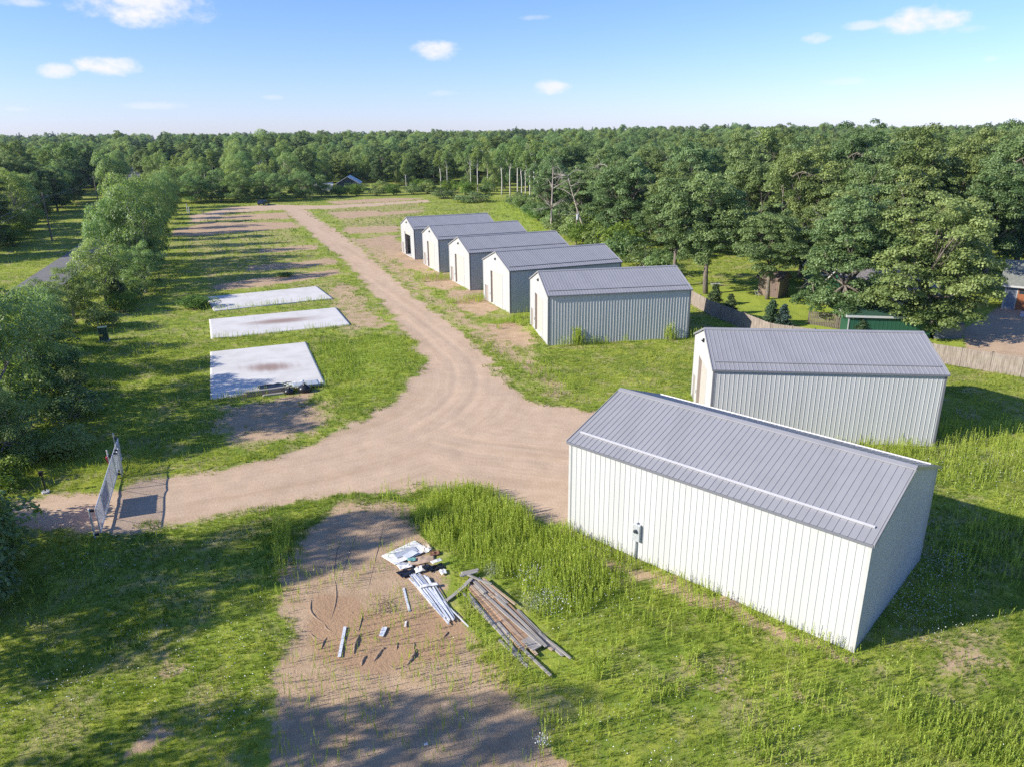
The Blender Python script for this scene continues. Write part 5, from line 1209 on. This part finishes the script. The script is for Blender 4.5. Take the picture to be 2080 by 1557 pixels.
# ------------------------------------------------------------------ wooden fences
M_fence = plain('weathered_fence_wood', (.34, .29, .245), .85, c2=(.20, .16, .13), scale=2.2, streak=(3, 3, .5))
M_fence2 = plain('dark_picket_wood', (.17, .145, .115), .85, c2=(.11, .09, .07), scale=3)
def wood_fence(name, pts, h, label, step=2.44, bw=.14, gap=.012, mat=None, prt='fence_panel', rails=True):
    mat = mat or M_fence
    root = empty(name, (pts[0][0], pts[0][1], 0)); tag(root, label, 'fence'); o = V(pts[0])
    posts = []
    for a, b in zip(pts[:-1], pts[1:]):
        a = V(a) - o; b = V(b) - o; L = np.linalg.norm(b - a); n = max(1, round(L / step))
        for k in range(n): posts.append((a + (b - a) * k / n, a + (b - a) * (k + 1) / n))
    for (p, q) in posts:
        d = q - p; L = np.linalg.norm(d); d /= L; nn = V((d[1], -d[0])); mb = MB()
        m = max(1, int(L / (bw + gap)))
        for k in range(m):
            c = p + d * (k + .5) * L / m; hh = h + rng.normal() * .012
            mb.beam((c[0] + nn[0] * .05, c[1] + nn[1] * .05, .04), (c[0] + nn[0] * .05, c[1] + nn[1] * .05, hh), .018, L / m - gap, (d[0], d[1], 0))
        for z in (.35, h * .55, h - .22): mb.beam((p[0] - nn[0] * .0, p[1] - nn[1] * .0, z), (q[0], q[1], z), .04, .085)
        mb.build(prt, mat, root)
        MB().box(p[0] - .06, p[1] - .06, -.3, p[0] + .06, p[1] + .06, h + .08).build('fence_post', M_fence2, root)
    return root
wood_fence('wooden_fence', [(21.6, 92.5), (22.2, 88.2), (23.0, 82.4), (25.0, 76.0), (26.3, 71.5), (31.5, 67.8), (36.4, 65.2), (40.1, 62.0), (43.5, 58.9), (50, 54), (60, 47)], 1.75, 'long weathered wooden board fence between the sheds and the mowed lawn')
wood_fence('picket_fence', [(32.6, 77.6), (34.9, 75.7), (36.4, 74.6)], 1.55, 'short dark wooden picket fence on the lawn beside the leaning oak', 2.0, .11, .06, M_fence2, 'picket_panel')

# ------------------------------------------------------------------ yard buildings
M_green = plain('green_siding', (.020, .085, .050), .5, vary=.12, streak=(6, 6, .3)); M_groof = plain('green_roof', (.035, .085, .060), .55, vary=.15)
M_shing = plain('grey_shingles', (.21, .195, .19), .9, vary=.22, scale=5); M_brown = plain('brown_shed_boards', (.27, .205, .155), .85, c2=(.17, .12, .09), scale=3, streak=(5, 5, .4)); M_broof = plain('brown_roof', (.16, .115, .10), .85, vary=.2, scale=6)
M_blue = plain('grey_blue_siding', (.19, .22, .26), .6, vary=.06); M_gdoor = plain('wood_tone_door', (.28, .105, .045), .5, vary=.15, streak=(3, 3, 1)); M_gr2 = plain('moss_grey_roof', (.19, .20, .17), .9, vary=.2, scale=4)
def gable_house(name, x, y, rz, L, W, he, hr, wall, roof, label, cat, trim=None, oh=.35, gable_mat=None):
    """ridge along local x"""
    t = empty(name, (x, y, 0), rz); tag(t, label, cat)
    mb = MB()
    mb.add([(0, 0, -.2), (L, 0, -.2), (L, W, -.2), (0, W, -.2), (0, 0, he), (L, 0, he), (L, W, he), (0, W, he)], [(0, 1, 5, 4), (2, 3, 7, 6)]); mb.build('wall', wall, t)
    for xx in (0, L): MB().add([(xx, 0, -.2), (xx, W, -.2), (xx, W, he), (xx, W / 2, hr), (xx, 0, he)], [(0, 1, 2, 3, 4) if xx == 0 else (4, 3, 2, 1, 0)]).build('gable_wall', gable_mat or wall, t)
    p = (hr - he) / (W / 2); r = MB()
    for s in (0, 1):
        y0 = -oh if s == 0 else W + oh; ze = he - oh * p
        r.poly([(-oh, W / 2, hr + .06), (-oh, y0, ze + .06), (L + oh, y0, ze + .06), (L + oh, W / 2, hr + .06)][::1 if s == 0 else -1], .10)
    rf = r.build('roof', roof, t)
    if trim:
        f = MB()
        for s in (0, 1):
            y0 = -oh - .03 if s == 0 else W + oh; ze = he - oh * p
            f.box(-oh, y0, ze - .14, L + oh, y0 + .03, ze + .075)
            for xx in (-oh - .03, L + oh): f.add([(xx, W / 2, hr + .08), (xx, (y0), ze + .08), (xx, y0, ze - .14), (xx, W / 2, hr - .12), (xx + .03, W / 2, hr + .08), (xx + .03, y0, ze + .08), (xx + .03, y0, ze - .14), (xx + .03, W / 2, hr - .12)], [(0, 1, 2, 3), (7, 6, 5, 4), (0, 4, 5, 1), (3, 2, 6, 7)])
        f.build('fascia', trim, rf)
    return t
def opening(t, name, x0, x1, z0, z1, yy, mat, fr=M_wtrim, hnd=False, panes=0):
    o = MB().box(x0, yy - .03, z0, x1, yy + .02, z1).build(name, mat, t)
    f = MB().box(x0 - .09, yy - .05, z0 - .02, x0, yy + .0, z1 + .09).box(x1, yy - .05, z0 - .02, x1 + .09, yy, z1 + .09).box(x0, yy - .05, z1, x1, yy, z1 + .09)
    f.build('frame', fr, o)
    if hnd: MB().box(x1 - .18, yy - .08, z0 + .95, x1 - .1, yy - .031, z0 + 1.05).build('handle', M_black, o)
    for k in range(panes):
        w = (x1 - x0) / panes; MB().box(x0 + w * k + .12, yy - .045, z1 - .62, x0 + w * (k + 1) - .12, yy - .031, z1 - .25).build('pane', M_glass, o)
    return o
# brown garden shed
gs = gable_house('garden_shed', 32.0, 93.0, -.75, 2.9, 2.6, 2.5, 3.2, M_brown, M_broof, 'small brown wooden garden shed standing behind an oak trunk on the lawn', 'shed', M_broof, .25)
opening(gs, 'door', 1.7, 2.5, .05, 2.0, 0, M_broof, M_brown, True)
o = MB().beam((0, 0, .3), (1.3, .1, .34), .5, .06).beam((.1, -.2, 0), (.1, -.2, .3), .06, .06).beam((1.2, .2, 0), (1.2, .2, .3), .06, .06).build('garden_bench', M_wtrim); o.location = (27.6, 99.2, 0); tag(o, 'white low bench in the shade left of the brown garden shed', 'bench')
o = MB().beam((0, 0, 0), (-.5, -.6, 1.0), .06, .05).beam((.35, -.1, 0), (-.15, -.7, 1.0), .06, .05).beam((-.2, -.2, .35), (.15, -.3, .35), .05, .05).beam((-.35, -.42, .7), (0, -.5, .7), .05, .05).build('step_ladder', M_wtrim); o.location = (31.6, 92.2, 0); tag(o, 'white wooden ladder leaning at the left of the brown garden shed', 'ladder')
# green garage with a low sloping roof
gg = empty('green_garage', (34.6, 72.6, 0), -.16); tag(gg, 'low green garage with a white fascia behind the wooden fence', 'garage')
w = MB(); ribbed_strip(w, (0, 0, 0), (1, 0, 0), (0, 0, 1), (0, -1, 0), 8.0, lambda u: (0, 2.12), rib=.4); w.box(0, .01, -.2, .08, 2.6, 2.15).box(7.92, .01, -.2, 8.0, 2.6, 2.15).box(.08, 2.52, -.2, 7.92, 2.6, 2.3); w.build('wall', M_green, gg)
rf = MB().poly([(-.25, -.25, 2.26), (8.25, -.25, 2.26), (8.25, 2.8, 2.5), (-.25, 2.8, 2.5)], .1).build('roof', M_groof, gg)
MB().box(-.27, -.29, 2.05, 8.27, -.252, 2.275).box(-.29, -.25, 2.04, -.252, 2.8, 2.28).build('fascia', M_wtrim, rf); MB().box(-.02, -.06, 0, .09, -.024, 2.04).build('corner_trim', M_wtrim, gg)
o = MB().box(0, 0, 0, 2.6, 2.4, 1.5).poly([(-.1, -.1, 1.55), (2.7, -.1, 1.55), (2.7, 2.5, 1.75), (-.1, 2.5, 1.75)], .06).build('lean_to', plain('grey_lean_to', (.17, .18, .20), .7)); o.location = (43.0, 71.3, 0); o.rotation_euler = (0, 0, -.16); tag(o, 'grey lean-to against the right end of the green garage', 'lean-to')
# green gabled house with a grey shingled wing
hs = gable_house('green_house', 38.2, 80.2, -.05, 9.5, 8.0, 2.5, 4.9, M_green, M_shing, 'green house with a grey shingled roof hidden behind the big oak', 'house', M_wtrim)
opening(hs, 'window', 2.0, 3.4, .9, 2.0, 0, M_glass); opening(hs, 'door', 5.0, 5.95, .05, 2.1, 0, M_wtrim, M_wtrim, True)
h2 = gable_house('green_house', 39.0, 90.2, -.05, 7.6, 6.2, 3.4, 5.2, M_green, M_groof, 'taller green house with a white edged gable behind the grey shingled roof', 'house', M_wtrim)
opening(h2, 'window', 1.5, 2.8, 1.4, 2.6, 0, M_glass)
# house with the brown garage door
bh = gable_house('grey_house', 58.1, 84.2, -.62, 12, 9, 3.1, 5.1, M_blue, M_gr2, 'grey-blue house with a brown garage door at the right edge', 'house', M_wtrim, .6)
opening(bh, 'garage_door', 1.25, 4.4, .05, 2.55, 0, M_gdoor, M_wtrim, False, 3); MB().box(-.06, -.06, 0, .12, -.001, 3.0).build('corner_trim', M_wtrim, bh)
o = MB().box(0, 0, 0, 6, 3, .06).build('concrete_apron', M_conc); o.location = (57.6, 80.2, 0); o.rotation_euler = (0, 0, -.62); tag(o, 'pale concrete apron in front of the brown garage door', 'apron')
# far house in the clearing
fh = gable_house('far_house', -68.5, 303, -1.45, 12, 8.5, 3.0, 5.4, M_blue, plain('pale_metal_roof', (.60, .62, .63), .4, vary=.06), 'distant house with a pale metal roof and dark gable in the clearing', 'house', M_wtrim, .5, plain('dark_gable', (.06, .07, .085), .7))
o = MB().box(0, 0, -.2, 7.5, 5, 2.1).poly([(-.3, -.3, 2.2), (7.8, -.3, 2.2), (7.8, 5.3, 2.9), (-.3, 5.3, 2.9)], .1).build('white_annex', M_wtrim); o.location = (-76.5, 291, 0); o.rotation_euler = (0, 0, .2); tag(o, 'low white roofed annex in front of the distant house', 'annex')

# ------------------------------------------------------------------ world: sky with small fair-weather clouds
SUN_EL, SUN_AZ = 28.5, 17.0      # elevation; direction the shadows run, from +X towards +Y (degrees)
world = bpy.data.worlds.new('World'); sc.world = world; world.use_nodes = True
world.node_tree.nodes.clear(); T = NT(world.node_tree)
sky = T.new('ShaderNodeTexSky'); sky.sky_type = 'NISHITA'; sky.sun_disc = False
sky.sun_elevation = math.radians(SUN_EL); sky.air_density = AIR; sky.dust_density = DUST; sky.ozone_density = OZONE; sky.altitude = 0
# sun stands opposite the shadow direction: sky rotation is measured clockwise from +Y
sx_, sy_ = -math.cos(math.radians(SUN_AZ)), -math.sin(math.radians(SUN_AZ))
sky.sun_rotation = math.atan2(sx_, sy_)
dirv = T.new('ShaderNodeTexCoord').outputs['Generated']
cm = None
nz = T.noise(T.scale(dirv, (1, 1, 2.2)), 22, 6, .62); nz2 = T.noise(T.scale(dirv, (1, 1, 1.6)), 75, 5, .6)
wob = T.math('ADD', T.math('MULTIPLY', T.math('SUBTRACT', nz, .5), 3.2), T.math('MULTIPLY', T.math('SUBTRACT', nz2, .5), 1.6))
for (az, el, w, h, op) in CLOUDS:
    c = V((math.sin(az) * math.cos(el), math.cos(az) * math.cos(el), math.sin(el))); t1 = V((math.cos(az), -math.sin(az), 0)); t2 = np.cross(t1, c)
    if t2[2] < 0: t2 = -t2
    u = T.math('DIVIDE', T.vmath('DOT_PRODUCT', dirv, tuple(t1)), w)
    vv = T.math('DIVIDE', T.vmath('DOT_PRODUCT', T.vmath('SUBTRACT', dirv, tuple(c)), tuple(t2)), h)
    r2 = T.math('ADD', T.math('MULTIPLY', u, u), T.math('MULTIPLY', vv, vv))
    front = T.math('GREATER_THAN', T.vmath('DOT_PRODUCT', dirv, tuple(c)), 0)
    m = T.step(T.math('SUBTRACT', T.math('ADD', 1.0, T.math('MULTIPLY', wob, .8)), r2), -.25, 1.35)
    m = T.math('MULTIPLY', T.math('MULTIPLY', m, front), op)
    cm = m if cm is None else T.math('MAXIMUM', cm, m)
elev = T.new('ShaderNodeSeparateXYZ'); T.link(dirv, elev.inputs[0])
skyc = T.mix(1.0, sky.outputs[0], T.mix(T.step(elev.outputs[2], -.02, .24), SKY_LOW, SKY_HIGH), 'MULTIPLY')
colr = T.mix(cm, skyc, CLOUD_COL)
bg = T.new('ShaderNodeBackground'); bg.inputs['Strength'].default_value = SKY_STRENGTH; T.link(colr, bg.inputs['Color'])
wo = T.new('ShaderNodeOutputWorld'); T.link(bg.outputs[0], wo.inputs[0])

sun = bpy.data.lights.new('sun', 'SUN'); sun.energy = SUN_E; sun.angle = math.radians(.55); sun.color = (1.0, .93, .82)
so = put(bpy.data.objects.new('sun', sun))
e = math.radians(SUN_EL); sd_ = Vector((sx_ * math.cos(e), sy_ * math.cos(e), math.sin(e)))
so.rotation_euler = sd_.to_track_quat('Z', 'Y').to_euler(); so.location = (-60, -20, 60)

# ------------------------------------------------------------------ aerial haze
if HAZE > 0:
    m, t_, out = new_mat('aerial_haze'); pv = t_.new('ShaderNodeVolumePrincipled')
    pv.inputs['Color'].default_value = (.66, .82, 1.0, 1); pv.inputs['Density'].default_value = HAZE; pv.inputs['Anisotropy'].default_value = .2
    t_.link(pv.outputs[0], out.inputs['Volume'])
    hz = MB().box(-1400, -80, -2.2, 1400, 1650, 38).build('haze', m); tag(hz, kind='stuff')

# ------------------------------------------------------------------ camera
cam = bpy.data.cameras.new('camera'); co_ = put(bpy.data.objects.new('camera', cam)); sc.camera = co_
cam.sensor_fit = 'HORIZONTAL'; cam.sensor_width = 36; cam.lens = 36 * 1476.35467 / 2080; cam.clip_start = .5; cam.clip_end = 9000
pi_, ro_ = math.radians(18.8418), math.radians(-.57124)
fw = Vector((0, math.cos(pi_), -math.sin(pi_))); up = Vector((0, math.sin(pi_), math.cos(pi_))); rt = Vector((1, 0, 0))
# picture u = r cos - v_down sin ; roll the frame about the view axis
X_ = rt * math.cos(ro_) - up * -math.sin(ro_) * -1; Y_ = fw.cross(X_) * -1
X_ = (rt * math.cos(ro_) + up * math.sin(ro_)).normalized(); Y_ = X_.cross(fw).normalized()
M = Matrix((X_, Y_, -fw)).transposed().to_4x4(); M.translation = Vector((0, 0, 20)); co_.matrix_world = M

sc.view_settings.view_transform = 'Standard'; sc.view_settings.look = 'None'; sc.view_settings.gamma = 1; sc.view_settings.exposure = EXPOSURE
sc.cycles.max_bounces = 6; sc.cycles.diffuse_bounces = 3; sc.cycles.glossy_bounces = 2; sc.cycles.transmission_bounces = 4; sc.cycles.transparent_max_bounces = 4; sc.cycles.volume_bounces = 1
sc.cycles.use_denoising = DENOISE; sc.cycles.denoiser = 'OPENIMAGEDENOISE'; sc.cycles.sample_clamp_indirect = 4
sc.cycles.use_adaptive_sampling = False
